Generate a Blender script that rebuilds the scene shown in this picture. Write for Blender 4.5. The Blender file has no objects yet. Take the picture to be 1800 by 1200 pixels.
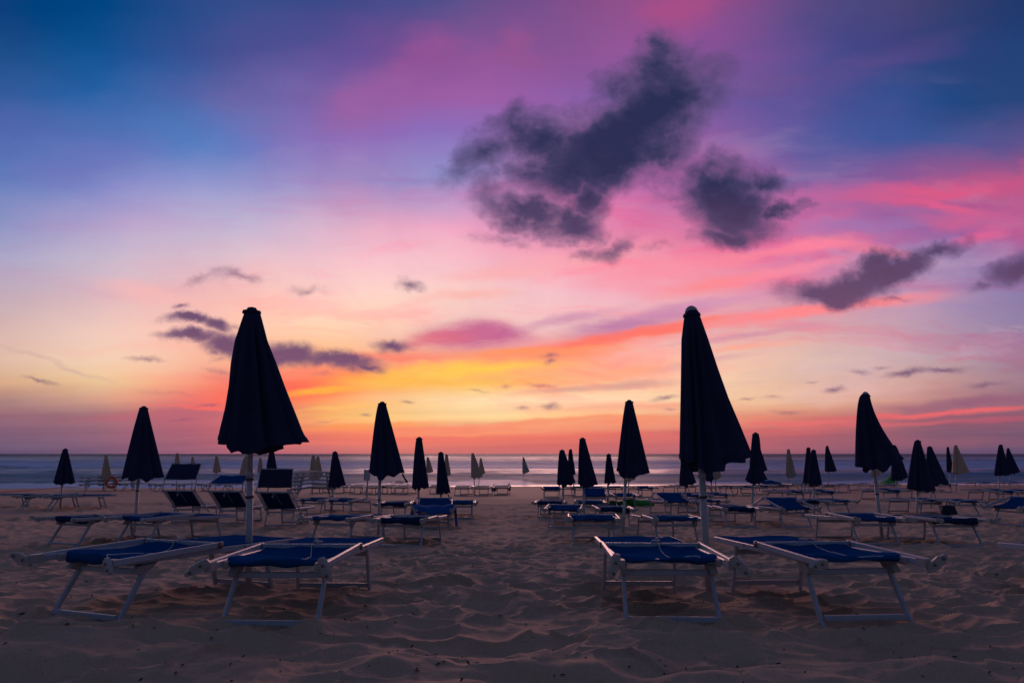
import bpy, bmesh, math, random
import numpy as np
from mathutils import Vector, Matrix

random.seed(7)
S = bpy.context.scene
COL = S.collection
PI = math.pi
EYE = 1.05
F = 1200.0
PITCH = math.atan(197.0 / F)
SP, CP = math.sin(PITCH), math.cos(PITCH)
WATER_Z = -1.36

# ------------------------------------------------------------------ terrain profile and camera geometry
_TY = np.array([-40, 4.5, 7, 10, 14, 20, 27, 35, 45, 53, 62, 80.0])
_TZ = np.array([0, 0, -.09, -.26, -.45, -.60, -.66, -.87, -1.15, -1.345, -1.62, -2.3])
_fy = np.arange(-40, 80.01, .25)
_fz = np.interp(_fy, _TY, _TZ)
_k = np.exp(-(np.arange(-6, 7) * .25 / .8) ** 2); _k /= _k.sum()
_fz = np.convolve(np.pad(_fz, 6, mode='edge'), _k, 'valid')
def T(y):
    return float(np.interp(y, _fy, _fz))

def ray(px, py):
    u, v = (px - 900) / F, (py - 600) / F
    return u, CP + v * SP, SP - v * CP
def at_depth(px, py, D):
    u, f, up = ray(px, py)
    return Vector((u * D / f, D, EYE + up * D / f))
def on_ground(px, py):
    lo, hi = 2.0, 75.0
    u, f, up = ray(px, py)
    s = up / f
    for _ in range(60):
        m = (lo + hi) / 2
        if EYE + s * m > T(m): lo = m
        else: hi = m
    D = (lo + hi) / 2
    return Vector((u * D / f, D, T(D)))

# ------------------------------------------------------------------ object helpers
def tag(o, label=None, cat=None, group=None, kind=None):
    if label: o['label'] = label
    if cat: o['category'] = cat
    if group: o['group'] = group
    if kind: o['kind'] = kind
    return o
def empty(name, loc=(0, 0, 0), rot=(0, 0, 0)):
    o = bpy.data.objects.new(name, None)
    o.empty_display_size = .1
    o.location = loc; o.rotation_euler = rot
    COL.objects.link(o)
    return o
def copy_tree(o, parent=None):
    c = o.copy(); COL.objects.link(c)
    if parent: c.parent = parent
    for ch in list(o.children):
        copy_tree(ch, c)
    return c

class MB:
    """collects shapes for ONE mesh object"""
    def __init__(s): s.v, s.f, s.sm = [], [], []
    def add(s, vs, fs, smooth=False):
        n = len(s.v)
        s.v += [tuple(q) for q in vs]
        s.f += [tuple(i + n for i in q) for q in fs]
        s.sm += [smooth] * len(fs)
        return s
    def beam(s, a, b, w, h, up=(0, 0, 1), ch=.2):
        """chamfered rectangular tube from a to b; w sideways, h along up"""
        a, b = Vector(a), Vector(b)
        d = (b - a).normalized()
        up = Vector(up)
        x = d.cross(up)
        if x.length < 1e-4: x = d.cross(Vector((0, 1, 0)))
        x.normalize(); z = x.cross(d).normalized()
        c = min(w, h) * ch
        pr = [(-w/2+c, -h/2), (w/2-c, -h/2), (w/2, -h/2+c), (w/2, h/2-c), (w/2-c, h/2), (-w/2+c, h/2), (-w/2, h/2-c), (-w/2, -h/2+c)]
        vs = [a + x*p + z*q for p, q in pr] + [b + x*p + z*q for p, q in pr]
        fs = [(i, (i+1) % 8, (i+1) % 8 + 8, i + 8) for i in range(8)]
        fs += [tuple(range(7, -1, -1)), tuple(range(8, 16))]
        return s.add(vs, fs)
    def tube(s, pts, r, n=8, caps=True, smooth=True):
        pts = [Vector(p) for p in pts]
        rs = r if isinstance(r, (list, tuple)) else [r] * len(pts)
        vs, fs = [], []
        prev = None
        for i, p in enumerate(pts):
            d = (pts[min(i+1, len(pts)-1)] - pts[max(i-1, 0)]).normalized()
            ref = Vector((0, 0, 1)) if abs(d.z) < .95 else Vector((0, 1, 0))
            x = d.cross(ref).normalized() if prev is None else (prev - d * prev.dot(d)).normalized()
            prev = x
            y = d.cross(x)
            for k in range(n):
                a = 2 * PI * k / n
                vs.append(p + (x * math.cos(a) + y * math.sin(a)) * rs[i])
        for i in range(len(pts) - 1):
            for k in range(n):
                fs.append((i*n+k, i*n+(k+1) % n, (i+1)*n+(k+1) % n, (i+1)*n+k))
        if caps:
            fs.append(tuple(range(n-1, -1, -1)))
            fs.append(tuple((len(pts)-1)*n + k for k in range(n)))
        return s.add(vs, fs, smooth)
    def prism(s, poly, a, b, bev=.0):
        """poly: 2-D outline in (y,z), extruded in x from a to b"""
        n = len(poly)
        vs = [(a, p, q) for p, q in poly] + [(b, p, q) for p, q in poly]
        fs = [(i, (i+1) % n, (i+1) % n + n, i + n) for i in range(n)]
        fs += [tuple(range(n-1, -1, -1)), tuple(range(n, 2*n))]
        return s.add(vs, fs)
    def grid(s, fn, nu, nv, smooth=True, thick=0):
        """fn(u,v) -> point; optional second skin below for thickness"""
        vs = [Vector(fn(i / nu, j / nv)) for j in range(nv + 1) for i in range(nu + 1)]
        W = nu + 1
        fs = [(j*W+i, j*W+i+1, (j+1)*W+i+1, (j+1)*W+i) for j in range(nv) for i in range(nu)]
        if thick:
            n0 = len(vs)
            nor = []
            for j in range(nv + 1):
                for i in range(nu + 1):
                    du = vs[j*W+min(i+1, nu)] - vs[j*W+max(i-1, 0)]
                    dv = vs[min(j+1, nv)*W+i] - vs[max(j-1, 0)*W+i]
                    q = du.cross(dv)
                    nor.append(q.normalized() if q.length > 1e-9 else Vector((0, 0, 1)))
            vs = vs + [p - q * thick for p, q in zip(vs, nor)]
            fs += [tuple(n0 + k for k in reversed(f)) for f in fs]
            edge = [i for i in range(W)] + [j*W+nu for j in range(1, nv+1)] + [nv*W+i for i in range(nu-1, -1, -1)] + [j*W for j in range(nv-1, 0, -1)]
            for a, b in zip(edge, edge[1:] + edge[:1]):
                fs.append((b, a, a + n0, b + n0))
        return s.add(vs, fs, smooth)
    def build(s, name, mat, parent=None, loc=None):
        me = bpy.data.meshes.new(name)
        me.from_pydata(s.v, [], s.f)
        me.polygons.foreach_set('use_smooth', s.sm)
        me.materials.append(mat)
        me.update()
        o = bpy.data.objects.new(name, me)
        COL.objects.link(o)
        if parent: o.parent = parent
        if loc is not None: o.location = loc
        return o

# ------------------------------------------------------------------ numpy noise
def _hash(ix, iy, seed):
    h = (ix.astype(np.int64) * 374761393 + iy.astype(np.int64) * 668265263 + seed * 1274126177) & 0xffffffff
    h = ((h ^ (h >> 13)) * 1274126177) & 0xffffffff
    h = ((h ^ (h >> 16)) * 2246822519) & 0xffffffff
    h = h ^ (h >> 15)
    return (h & 0xffffff) / float(0xffffff)
def vnoise(x, y, seed=0):
    ix, iy = np.floor(x), np.floor(y)
    fx, fy = x - ix, y - iy
    fx = fx*fx*fx*(fx*(fx*6-15)+10); fy = fy*fy*fy*(fy*(fy*6-15)+10)
    a, b = _hash(ix, iy, seed), _hash(ix+1, iy, seed)
    c, d = _hash(ix, iy+1, seed), _hash(ix+1, iy+1, seed)
    return (a*(1-fx)+b*fx)*(1-fy) + (c*(1-fx)+d*fx)*fy - .5
def fbm(x, y, seed=0, n=4, g=.5):
    s, a = np.zeros_like(x), 1.0
    for i in range(n):
        s += a * vnoise(x * 2**i + 17.3*i, y * 2**i - 9.1*i, seed + i)
        a *= g
    return s
def worley(x, y, seed=0):
    ix, iy = np.floor(x), np.floor(y)
    f1 = np.full_like(x, 9.0); f2 = np.full_like(x, 9.0); idv = np.zeros_like(x)
    for dx in (-1, 0, 1):
        for dy in (-1, 0, 1):
            cx, cy = ix + dx, iy + dy
            px = cx + .1 + .8*_hash(cx, cy, seed); py = cy + .1 + .8*_hash(cx, cy, seed + 91)
            d = np.hypot(px - x, py - y)
            near = d < f1
            f2 = np.where(near, f1, np.minimum(f2, d))
            idv = np.where(near, _hash(cx, cy, seed + 33), idv)
            f1 = np.where(near, d, f1)
    return f1, f2, idv

# ------------------------------------------------------------------ node helpers
def lin(c):
    return tuple((v/255/12.92 if v/255 <= .04045 else ((v/255+.055)/1.055)**2.4) for v in c) + (1.0,)
class NT:
    def __init__(s, tree): s.t = tree; s.n = tree.nodes; s.l = tree.links; s.n.clear()
    def node(s, kind, **kw):
        o = s.n.new(kind)
        for k, v in kw.items(): setattr(o, k, v)
        return o
    def put(s, sock, val):
        if hasattr(val, 'links') or isinstance(val, bpy.types.NodeSocket): s.l.new(val, sock)
        elif val is not None: sock.default_value = val
    def math(s, op, a, b=None, c=None, clamp=False):
        o = s.node('ShaderNodeMath', operation=op, use_clamp=clamp)
        s.put(o.inputs[0], a); s.put(o.inputs[1], b); s.put(o.inputs[2], c)
        return o.outputs[0]
    def vmath(s, op, a, b=None, scale=None):
        o = s.node('ShaderNodeVectorMath', operation=op)
        s.put(o.inputs[0], a); s.put(o.inputs[1], b)
        if scale is not None: s.put(o.inputs['Scale'], scale)
        return o.outputs['Value'] if op in ('LENGTH', 'DOT_PRODUCT', 'DISTANCE') else o.outputs['Vector']
    def after(s, vec, prev):
        """vec, evaluated only once prev is known (keeps few values alive at a time in a long node chain)"""
        o = s.node('ShaderNodeVectorMath', operation='MULTIPLY_ADD')
        s.put(o.inputs[0], prev); o.inputs[1].default_value = (1e-9, 1e-9, 1e-9); s.put(o.inputs[2], vec)
        return o.outputs['Vector']
    def comb(s, x=0.0, y=0.0, z=0.0):
        o = s.node('ShaderNodeCombineXYZ')
        s.put(o.inputs[0], x); s.put(o.inputs[1], y); s.put(o.inputs[2], z)
        return o.outputs[0]
    def rng(s, v, a, b, c=0.0, d=1.0, smooth=False):
        o = s.node('ShaderNodeMapRange', interpolation_type='SMOOTHSTEP' if smooth else 'LINEAR', clamp=True)
        s.put(o.inputs['Value'], v)
        for k, q in zip(('From Min', 'From Max', 'To Min', 'To Max'), (a, b, c, d)): s.put(o.inputs[k], q)
        return o.outputs['Result']
    def mix(s, f, a, b, mode='MIX'):
        o = s.node('ShaderNodeMixRGB', blend_type=mode)
        s.put(o.inputs[0], f); s.put(o.inputs[1], a); s.put(o.inputs[2], b)
        return o.outputs[0]
    def noise(s, vec, scale, detail=4.0, rough=.5, dist=0.0, color=False):
        o = s.node('ShaderNodeTexNoise')
        s.put(o.inputs['Vector'], vec); s.put(o.inputs['Scale'], scale)
        o.inputs['Detail'].default_value = detail; o.inputs['Roughness'].default_value = rough
        o.inputs['Distortion'].default_value = dist
        return o.outputs['Color'] if color else o.outputs['Fac']
    def ramp(s, f, stops, interp='LINEAR'):
        o = s.node('ShaderNodeValToRGB')
        o.color_ramp.interpolation = interp
        e = o.color_ramp.elements
        e[0].position, e[0].color = stops[0]
        e[1].position, e[1].color = stops[-1]
        for p, c in stops[1:-1]:
            q = e.new(p); q.color = c
        s.put(o.inputs[0], f)
        return o.outputs[0]
    def mapping(s, vec, loc, rotz, scale, kind='TEXTURE'):
        o = s.node('ShaderNodeMapping', vector_type=kind)
        s.put(o.inputs['Vector'], vec)
        o.inputs['Location'].default_value = loc
        o.inputs['Rotation'].default_value = (0, 0, rotz)
        o.inputs['Scale'].default_value = scale
        return o.outputs[0]

def material(name, col, rough=.6, var=.12, nscale=8.0, bump=0.0, bscale=60.0, metal=0.0, spec=.5, sheen=0.0, trans=0.0, dirt=None):
    m = bpy.data.materials.new(name); m.use_nodes = True
    t = NT(m.node_tree)
    out = t.node('ShaderNodeOutputMaterial')
    b = t.node('ShaderNodeBsdfPrincipled')
    tc = t.node('ShaderNodeTexCoord').outputs['Object']
    n = t.noise(tc, nscale, 5, .6)
    c = col + (1,) if len(col) == 3 else col
    lo = tuple(v * (1 - var) for v in c[:3]) + (1,); hi = tuple(min(1, v * (1 + var)) for v in c[:3]) + (1,)
    base = t.mix(n, lo, hi)
    if dirt:
        d = t.rng(t.noise(tc, nscale * 2.3, 6, .7), .52, .72, 0, .7, True)
        base = t.mix(d, base, dirt + (1,))
    t.put(b.inputs['Base Color'], base)
    b.inputs['Roughness'].default_value = rough
    b.inputs['Metallic'].default_value = metal
    b.inputs['Specular IOR Level'].default_value = spec
    if sheen: b.inputs['Sheen Weight'].default_value = sheen
    if bump:
        bp = t.node('ShaderNodeBump'); bp.inputs['Strength'].default_value = bump; bp.inputs['Distance'].default_value = .003
        t.put(bp.inputs['Height'], t.noise(tc, bscale, 3, .6))
        t.put(b.inputs['Normal'], bp.outputs[0])
    surf = b.outputs[0]
    if trans:
        tr = t.node('ShaderNodeBsdfTranslucent'); t.put(tr.inputs[0], base)
        mx = t.node('ShaderNodeMixShader'); mx.inputs[0].default_value = trans
        t.put(mx.inputs[1], surf); t.put(mx.inputs[2], tr.outputs[0]); surf = mx.outputs[0]
    t.put(out.inputs[0], surf)
    return m

M = {}
M['navy'] = material('navy_canvas', (.025, .031, .080), .9, .25, 5, .25, 180, spec=.1)
M['blue'] = material('blue_sling_fabric', (.008, .066, .215), .8, .22, 9, .2, 220, spec=0.0)
M['blue_dark'] = material('blue_fabric_shaded', (.005, .032, .105), .8, .25, 9, .2, 220, spec=0.0)  # sling blue again, darkened: shade on head-on cloth put into the colour
M['cream'] = material('cream_canvas', (.52, .40, .29), .85, .15, 5, .2, 180, spec=.2)
M['creamsling'] = material('cream_sling_fabric', (.40, .32, .24), .8, .15, 6, spec=.2)
M['alu'] = material('white_painted_aluminium', (.34, .41, .50), .34, .10, 12, .1, 90, spec=.5, dirt=(.24, .235, .235))
M['plastic'] = material('grey_white_plastic', (.36, .355, .35), .5, .22, 25, .15, 80, dirt=(.2, .19, .18))
M['bolt'] = material('dull_steel', (.16, .15, .15), .5, .2, 40, metal=.6)
M['pole'] = material('white_pole_paint', (.43, .43, .45), .45, .14, 6, .1, 60, dirt=(.26, .235, .215))
M['band'] = material('dark_pole_ring', (.05, .05, .06), .6)
M['cord'] = material('pale_cord', (.6, .57, .52), .8)
M['towel'] = material('blue_towel', (.012, .09, .34), .95, .25, 14, .5, 150, spec=.1, sheen=.2)
M['green'] = material('green_inflatable_vinyl', (.02, .34, .045), .35, .25, 5, spec=.5)
M['orange'] = material('orange_plastic', (.55, .10, .03), .5, .2, 9)
M['rope'] = material('orange_rope_fibre', (.42, .10, .06), .9, .2, 30)
M['bag'] = material('dark_blue_bag_cloth', (.008, .018, .05), .9, .3, 12)
M['grey'] = material('grey_cloth', (.16, .15, .17), .9, .3, 12)
M['board'] = material('sign_board_paint', (.52, .54, .60), .5, .1, 20)
M['ink'] = material('faded_ink', (.22, .23, .28), .7)
M['sticker'] = material('blue_sticker', (.03, .22, .42), .5)
M['greensail'] = material('bright_green_cloth', (.06, .38, .10), .7, .2, 6, trans=.35)
M['debris'] = material('dry_seaweed_bits', (.035, .025, .02), .9, .5, 30)
M['reef'] = material('wet_dark_rock', (.05, .045, .05), .6, .4, 6, .5, 20)
# ------------------------------------------------------------------ sand
def relief(x, y):
    """trampled dry sand: bowls with crests between them, smooth wet sand towards the water"""
    wx = x + .16*fbm(x*1.7, y*1.7, 3, 3) + .05*fbm(x*7, y*7, 5, 2)
    wy = y + .16*fbm(x*1.7, y*1.7, 8, 3) + .05*fbm(x*7, y*7, 9, 2)
    f1, f2, idv = worley(wx/.34, wy/.28, 11)
    bowl = np.clip(f1, 0, .95)**1.7 * (.35 + .9*idv)
    g1, g2, jd = worley(wx/.23 + 7, wy/.20 + 3, 23)
    bowl2 = np.clip(g1, 0, .95)**1.6 * (.2 + jd)
    big = fbm(x*.75, y*.95, 41, 3)
    rip = fbm(x*.55 + .2*y, y*2.0, 51, 3)
    rid = 1 - np.abs(2*rip)
    mask = np.clip(.85 + 1.2*fbm(x*.5, y*.5, 61, 2), .5, 1.25)
    near = np.clip((5.2 - y)/1.6, 0, 1)
    h = .16*bowl*mask*(1-.30*near) + .042*bowl2*mask*(1-.5*near) + .05*big + (.015 + .05*near)*rid
    h = np.where(h > .075, .075 + .45*(h - .075), h)
    h += near*.10*fbm(x*1.5 + .8*y, y*2.3, 75, 3) + .010*fbm(x*9, y*9, 71, 3)
    edge = 24.0 + 2.2*fbm(x*.16, y*0, 81, 3)
    fade = 1 - np.clip((y - edge + 1.5)/2.2, 0, 1)
    fade = fade*fade*(3-2*fade)
    amp = .05 + .95*fade
    berm = .05*np.exp(-((y-edge)/.8)**2)
    # hollows scooped out under the front beds
    h = h*amp + berm - .055*amp
    # sand pushed up round the feet and poles, with a small hollow in front
    for fx, fy_, r, up_ in FEET:
        d2 = (x - fx)**2 + (y - fy_)**2
        h += amp*(up_*np.exp(-d2/(r*r)) - .6*up_*np.exp(-((x - fx - .03)**2 + (y - fy_ + 1.7*r)**2)/(r*r*1.3)))
    wet = np.clip((y - 44)/6, 0, 1)
    return h*(1-.85*wet) + .012*fbm(x*.12, y*.5, 91, 3)*wet

FEET = []
for _px, _py in ((75,1080),(215,1095),(390,1101),(552,1103),(1098,1095),(1272,1096),(1448,1092),(1604,1092),(72,958),(144,958),(540,958),(613,958),(664,962),(740,962),(1007,960),(1083,960),(1507,959),(1588,959),(1652,962),(1735,962)):
    _p = on_ground(_px, _py); FEET.append((_p.x, _p.y, .085, .035))
for _px, _py in ((437,1034),(1246,1036),(236,940),(665,941),(1095,940),(1551,948)):
    _p = on_ground(_px, _py); FEET.append((_p.x, _p.y, .14, .05))
def build_sand():
    ys = list(np.linspace(-30, 1.0, 24)) + list(np.linspace(1.15, 3.1, 40))
    d = 3.1
    while d < 60:
        d += max(.011, .62*d*d/1260*1.0)
        ys.append(d)
    ys += [64, 70, 78]
    ys = np.array(ys)
    nc = 760
    s = np.linspace(-1, 1, nc)
    s = s*(.75 + .25*s*s)
    Y, Sx = np.meshgrid(ys, s, indexing='ij')
    X = Sx*(3.2 + 1.02*np.abs(Y))
    base = np.interp(Y, _fy, _fz)
    Z = base + np.where(Y > 0, 1, .7)*relief(X, Y)
    Z += np.clip(.0042*X, -.16, .10)*np.clip((Y - 42)/8, 0, 1)   # the water's edge runs slightly askew
    nr = len(ys)
    me = bpy.data.meshes.new('sand')
    me.vertices.add(nr*nc)
    me.vertices.foreach_set('co', np.stack([X, Y, Z], -1).astype(np.float32).ravel())
    i = np.arange(nr*nc).reshape(nr, nc)
    q = np.stack([i[:-1, :-1], i[:-1, 1:], i[1:, 1:], i[1:, :-1]], -1).reshape(-1, 4)
    me.loops.add(q.size); me.polygons.add(len(q))
    me.loops.foreach_set('vertex_index', q.ravel().astype(np.int32))
    me.polygons.foreach_set('loop_start', np.arange(0, q.size, 4, dtype=np.int32))
    me.polygons.foreach_set('loop_total', np.full(len(q), 4, dtype=np.int32))
    me.polygons.foreach_set('use_smooth', np.ones(len(q), dtype=bool))
    me.update(calc_edges=True); me.validate()
    o = bpy.data.objects.new('sand', me); COL.objects.link(o)
    m = bpy.data.materials.new('beach_sand'); m.use_nodes = True
    t = NT(m.node_tree)
    out = t.node('ShaderNodeOutputMaterial'); b = t.node('ShaderNodeBsdfPrincipled')
    P = t.node('ShaderNodeNewGeometry').outputs['Position']
    sep = t.node('ShaderNodeSeparateXYZ'); t.put(sep.inputs[0], P)
    n1 = t.noise(P, 1.3, 5, .6); n2 = t.noise(P, 260, 2, .7); n3 = t.noise(P, 38, 3, .6)
    c = t.mix(n1, SAND_LO, SAND_HI)
    c = t.mix(t.rng(n2, .30, .70, 0, 1), t.mix(1.0, c, (.62, .62, .62, 1), 'MULTIPLY'), t.mix(1.0, c, (1.35, 1.33, 1.30, 1), 'MULTIPLY'))
    c = t.mix(t.rng(n3, .62, .75, 0, .35), c, (.05, .04, .035, 1))
    # damp sand towards the sea: darker, redder and glossier
    yw = t.math('ADD', sep.outputs[1], t.math('MULTIPLY', t.noise(t.mapping(P, (0, 0, 0), 0, (.12, .5, 1), 'POINT'), 1.0, 4, .55), 14.0))
    damp = t.rng(yw, 28, 38, 0, .55, True)
    c = t.mix(damp, c, DAMP)
    wet = t.rng(sep.outputs[1], 48.5, 52.5, 0, 1, True)
    t.put(b.inputs['Base Color'], t.mix(wet, c, (.06, .045, .04, 1)))
    t.put(b.inputs['Roughness'], t.mix(wet, t.mix(damp, (.95,)*3+(1,), (.62,)*3+(1,)), (.22,)*3+(1,)))
    b.inputs['Specular IOR Level'].default_value = .35
    bp = t.node('ShaderNodeBump'); bp.inputs['Strength'].default_value = .55; bp.inputs['Distance'].default_value = .004
    t.put(bp.inputs['Height'], t.math('ADD', t.noise(P, 170, 3, .7), t.math('MULTIPLY', t.noise(P, 35, 3, .6), 1.2)))
    t.put(b.inputs['Normal'], bp.outputs[0])
    t.put(out.inputs[0], b.outputs[0])
    me.materials.append(m)
    tag(o, kind='structure')
    return o
SAND_LO, SAND_HI = (.455, .305, .205, 1), (.63, .435, .305, 1)
DAMP = (.36, .185, .125, 1)

# ------------------------------------------------------------------ sea
def build_sea():
    ys = [42.0]
    while ys[-1] < 9000:
        d = ys[-1]
        ys.append(d + max(.16, d*d/1260*.42/2.4*1.0))
    ys = np.array(ys)
    nc = 260
    s = np.linspace(-1, 1, nc)
    Y, Sx = np.meshgrid(ys, s, indexing='ij')
    X = Sx*(20 + 1.3*Y)
    near = np.clip((Y - 53)/20, 0, 1)
    Z = np.full_like(X, WATER_Z)
    # long low swells, softened as a long exposure leaves them
    for (yc, w, a, sd) in ((61, 2.2, .10, 1), (74, 3.0, .26, 2), (92, 4.0, .36, 3), (118, 5.5, .46, 4), (150, 7, .55, 5), (200, 10, .6, 6), (270, 14, .6, 7), (380, 20, .7, 8)):
        yy = Y - yc - w*1.8*fbm(X*.022/(w**.35), np.zeros_like(X) + sd, 100+sd, 3) - .03*X
        Z += a*np.exp(-(yy/w)**2)*(.45 + 1.2*np.clip(fbm(X*.016/(w**.2), np.zeros_like(X)+sd*3., 130+sd, 2)+.5, 0, 1))
    Z += .03*near*fbm(X*.12, Y*.4, 150, 3)
    # wash running up the beach, ragged edge
    nr = len(ys)
    me = bpy.data.meshes.new('sea')
    me.vertices.add(nr*nc)
    me.vertices.foreach_set('co', np.stack([X, Y, Z], -1).astype(np.float32).ravel())
    i = np.arange(nr*nc).reshape(nr, nc)
    q = np.stack([i[:-1, :-1], i[:-1, 1:], i[1:, 1:], i[1:, :-1]], -1).reshape(-1, 4)
    me.loops.add(q.size); me.polygons.add(len(q))
    me.loops.foreach_set('vertex_index', q.ravel().astype(np.int32))
    me.polygons.foreach_set('loop_start', np.arange(0, q.size, 4, dtype=np.int32))
    me.polygons.foreach_set('loop_total', np.full(len(q), 4, dtype=np.int32))
    me.polygons.foreach_set('use_smooth', np.ones(len(q), dtype=bool))
    me.update(calc_edges=True); me.validate()
    o = bpy.data.objects.new('sea', me); COL.objects.link(o)
    m = bpy.data.materials.new('sea_water'); m.use_nodes = True
    t = NT(m.node_tree)
    out = t.node('ShaderNodeOutputMaterial'); b = t.node('ShaderNodeBsdfPrincipled')
    P = t.node('ShaderNodeNewGeometry').outputs['Position']
    sep = t.node('ShaderNodeSeparateXYZ'); t.put(sep.inputs[0], P)
    x, y = sep.outputs[0], sep.outputs[1]
    # distance on a log scale, bent along x so the foam bands wander
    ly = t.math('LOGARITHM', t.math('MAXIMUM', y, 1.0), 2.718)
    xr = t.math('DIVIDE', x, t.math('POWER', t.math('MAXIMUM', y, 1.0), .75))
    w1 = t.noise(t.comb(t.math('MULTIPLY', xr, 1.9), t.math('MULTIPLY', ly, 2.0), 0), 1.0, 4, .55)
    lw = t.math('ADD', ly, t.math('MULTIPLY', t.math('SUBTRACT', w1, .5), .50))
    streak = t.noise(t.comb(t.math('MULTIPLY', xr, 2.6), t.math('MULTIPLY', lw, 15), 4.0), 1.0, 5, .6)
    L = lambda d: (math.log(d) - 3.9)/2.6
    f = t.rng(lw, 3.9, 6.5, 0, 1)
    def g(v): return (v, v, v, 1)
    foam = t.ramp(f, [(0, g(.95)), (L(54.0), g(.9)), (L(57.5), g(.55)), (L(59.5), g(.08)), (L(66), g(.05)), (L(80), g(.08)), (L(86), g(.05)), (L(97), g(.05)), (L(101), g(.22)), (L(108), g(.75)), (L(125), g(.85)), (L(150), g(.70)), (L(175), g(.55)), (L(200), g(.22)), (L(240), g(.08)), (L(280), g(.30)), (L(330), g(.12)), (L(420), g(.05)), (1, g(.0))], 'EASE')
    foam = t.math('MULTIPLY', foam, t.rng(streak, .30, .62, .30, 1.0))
    # gloss by distance band, standing in for sky reflections off tilted wave faces
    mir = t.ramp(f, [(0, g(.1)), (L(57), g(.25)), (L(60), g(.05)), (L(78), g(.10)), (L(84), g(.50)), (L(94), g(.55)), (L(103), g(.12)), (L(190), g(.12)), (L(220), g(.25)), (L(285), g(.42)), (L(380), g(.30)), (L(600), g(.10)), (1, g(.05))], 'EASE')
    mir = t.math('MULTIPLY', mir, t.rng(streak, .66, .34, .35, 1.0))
    wave_face_tone = t.mix(t.rng(streak, .3, .7), (.02, .15, .23, 1), (.06, .25, .40, 1))  # teal tone paints the look of wave faces turned towards the viewer
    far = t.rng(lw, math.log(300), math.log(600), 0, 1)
    wave_face_tone = t.mix(far, wave_face_tone, (.13, .16, .23, 1))  # paler far out: soft horizon haze put into the water colour
    t.put(b.inputs['Base Color'], t.mix(foam, wave_face_tone, (.36, .58, .92, 1)))
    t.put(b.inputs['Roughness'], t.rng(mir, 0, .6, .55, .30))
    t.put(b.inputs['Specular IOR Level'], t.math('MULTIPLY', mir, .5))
    b.inputs['IOR'].default_value = 1.4
    bp = t.node('ShaderNodeBump'); bp.inputs['Strength'].default_value = .5; bp.inputs['Distance'].default_value = .5
    hh = t.noise(t.comb(t.math('MULTIPLY', x, .10), t.math('MULTIPLY', y, .55), 0), 1.0, 4, .6)
    t.put(bp.inputs['Height'], hh)
    t.put(b.inputs['Normal'], bp.outputs[0])
    t.put(out.inputs[0], b.outputs[0])
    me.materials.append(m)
    tag(o, kind='structure')
    return o

# ------------------------------------------------------------------ sky (world)
SKY_X = [0, 200, 400, 600, 800, 1000, 1200, 1400, 1600, 1800]
SKY = [
 (0,   [(12,62,122),(0,68,130),(50,76,138),(66,74,138),(92,80,140),(122,78,138),(150,78,135),(92,74,130),(66,66,115),(34,58,110)]),
 (80,  [(32,80,140),(25,82,148),(66,80,146),(98,80,150),(140,84,150),(140,86,150),(145,82,150),(90,76,140),(60,66,125),(36,66,120)]),
 (160, [(52,92,158),(44,98,166),(90,98,165),(126,96,165),(155,94,165),(140,96,170),(130,88,160),(88,84,152),(42,76,138),(40,70,125)]),
 (240, [(84,106,176),(84,116,184),(92,124,192),(140,112,185),(140,108,185),(160,104,170),(150,98,165),(95,92,160),(60,86,152),(96,86,145)]),
 (320, [(96,126,188),(135,142,202),(150,152,206),(160,140,195),(150,140,200),(205,120,180),(165,105,168),(120,98,162),(150,90,150),(190,88,135)]),
 (400, [(138,146,196),(182,166,206),(194,182,212),(225,175,200),(240,165,195),(235,140,180),(215,120,165),(205,112,165),(150,110,170),(180,100,155)]),
 (460, [(172,168,200),(202,184,205),(224,192,205),(245,195,205),(248,190,200),(248,165,180),(245,145,168),(220,130,168),(165,130,175),(155,115,165)]),
 (520, [(195,172,185),(225,185,190),(245,190,185),(255,212,200),(250,205,200),(245,190,200),(236,170,185),(215,150,175),(180,145,180),(140,125,170)]),
 (580, [(215,182,176),(242,202,188),(255,195,175),(255,215,180),(245,200,190),(245,195,192),(230,180,182),(222,170,172),(190,155,175),(150,130,165)]),
 (630, [(225,187,168),(245,206,178),(250,180,150),(255,180,130),(255,160,130),(255,160,135),(250,190,170),(230,190,175),(200,170,175),(155,130,155)]),
 (670, [(215,175,140),(240,195,150),(250,140,115),(255,130,85),(255,190,90),(255,190,135),(250,205,170),(235,190,160),(210,165,155),(160,125,140)]),
 (700, [(180,140,130),(220,160,135),(240,120,110),(255,170,110),(255,222,170),(255,222,180),(248,205,165),(235,185,150),(205,150,140),(155,115,130)]),
 (730, [(150,105,120),(165,110,120),(210,115,115),(255,190,115),(255,212,150),(255,205,145),(240,170,135),(215,130,115),(170,105,115),(145,95,115)]),
 (765, [(125,95,120),(150,100,120),(190,105,115),(240,125,105),(240,125,105),(235,120,105),(220,115,110),(185,100,110),(140,95,115),(120,88,112)]),
 (797, [(100,85,115),(125,92,118),(165,100,118),(190,110,115),(200,115,115),(200,112,115),(180,105,115),(150,95,112),(115,85,112),(100,80,112)]),
]
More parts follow.
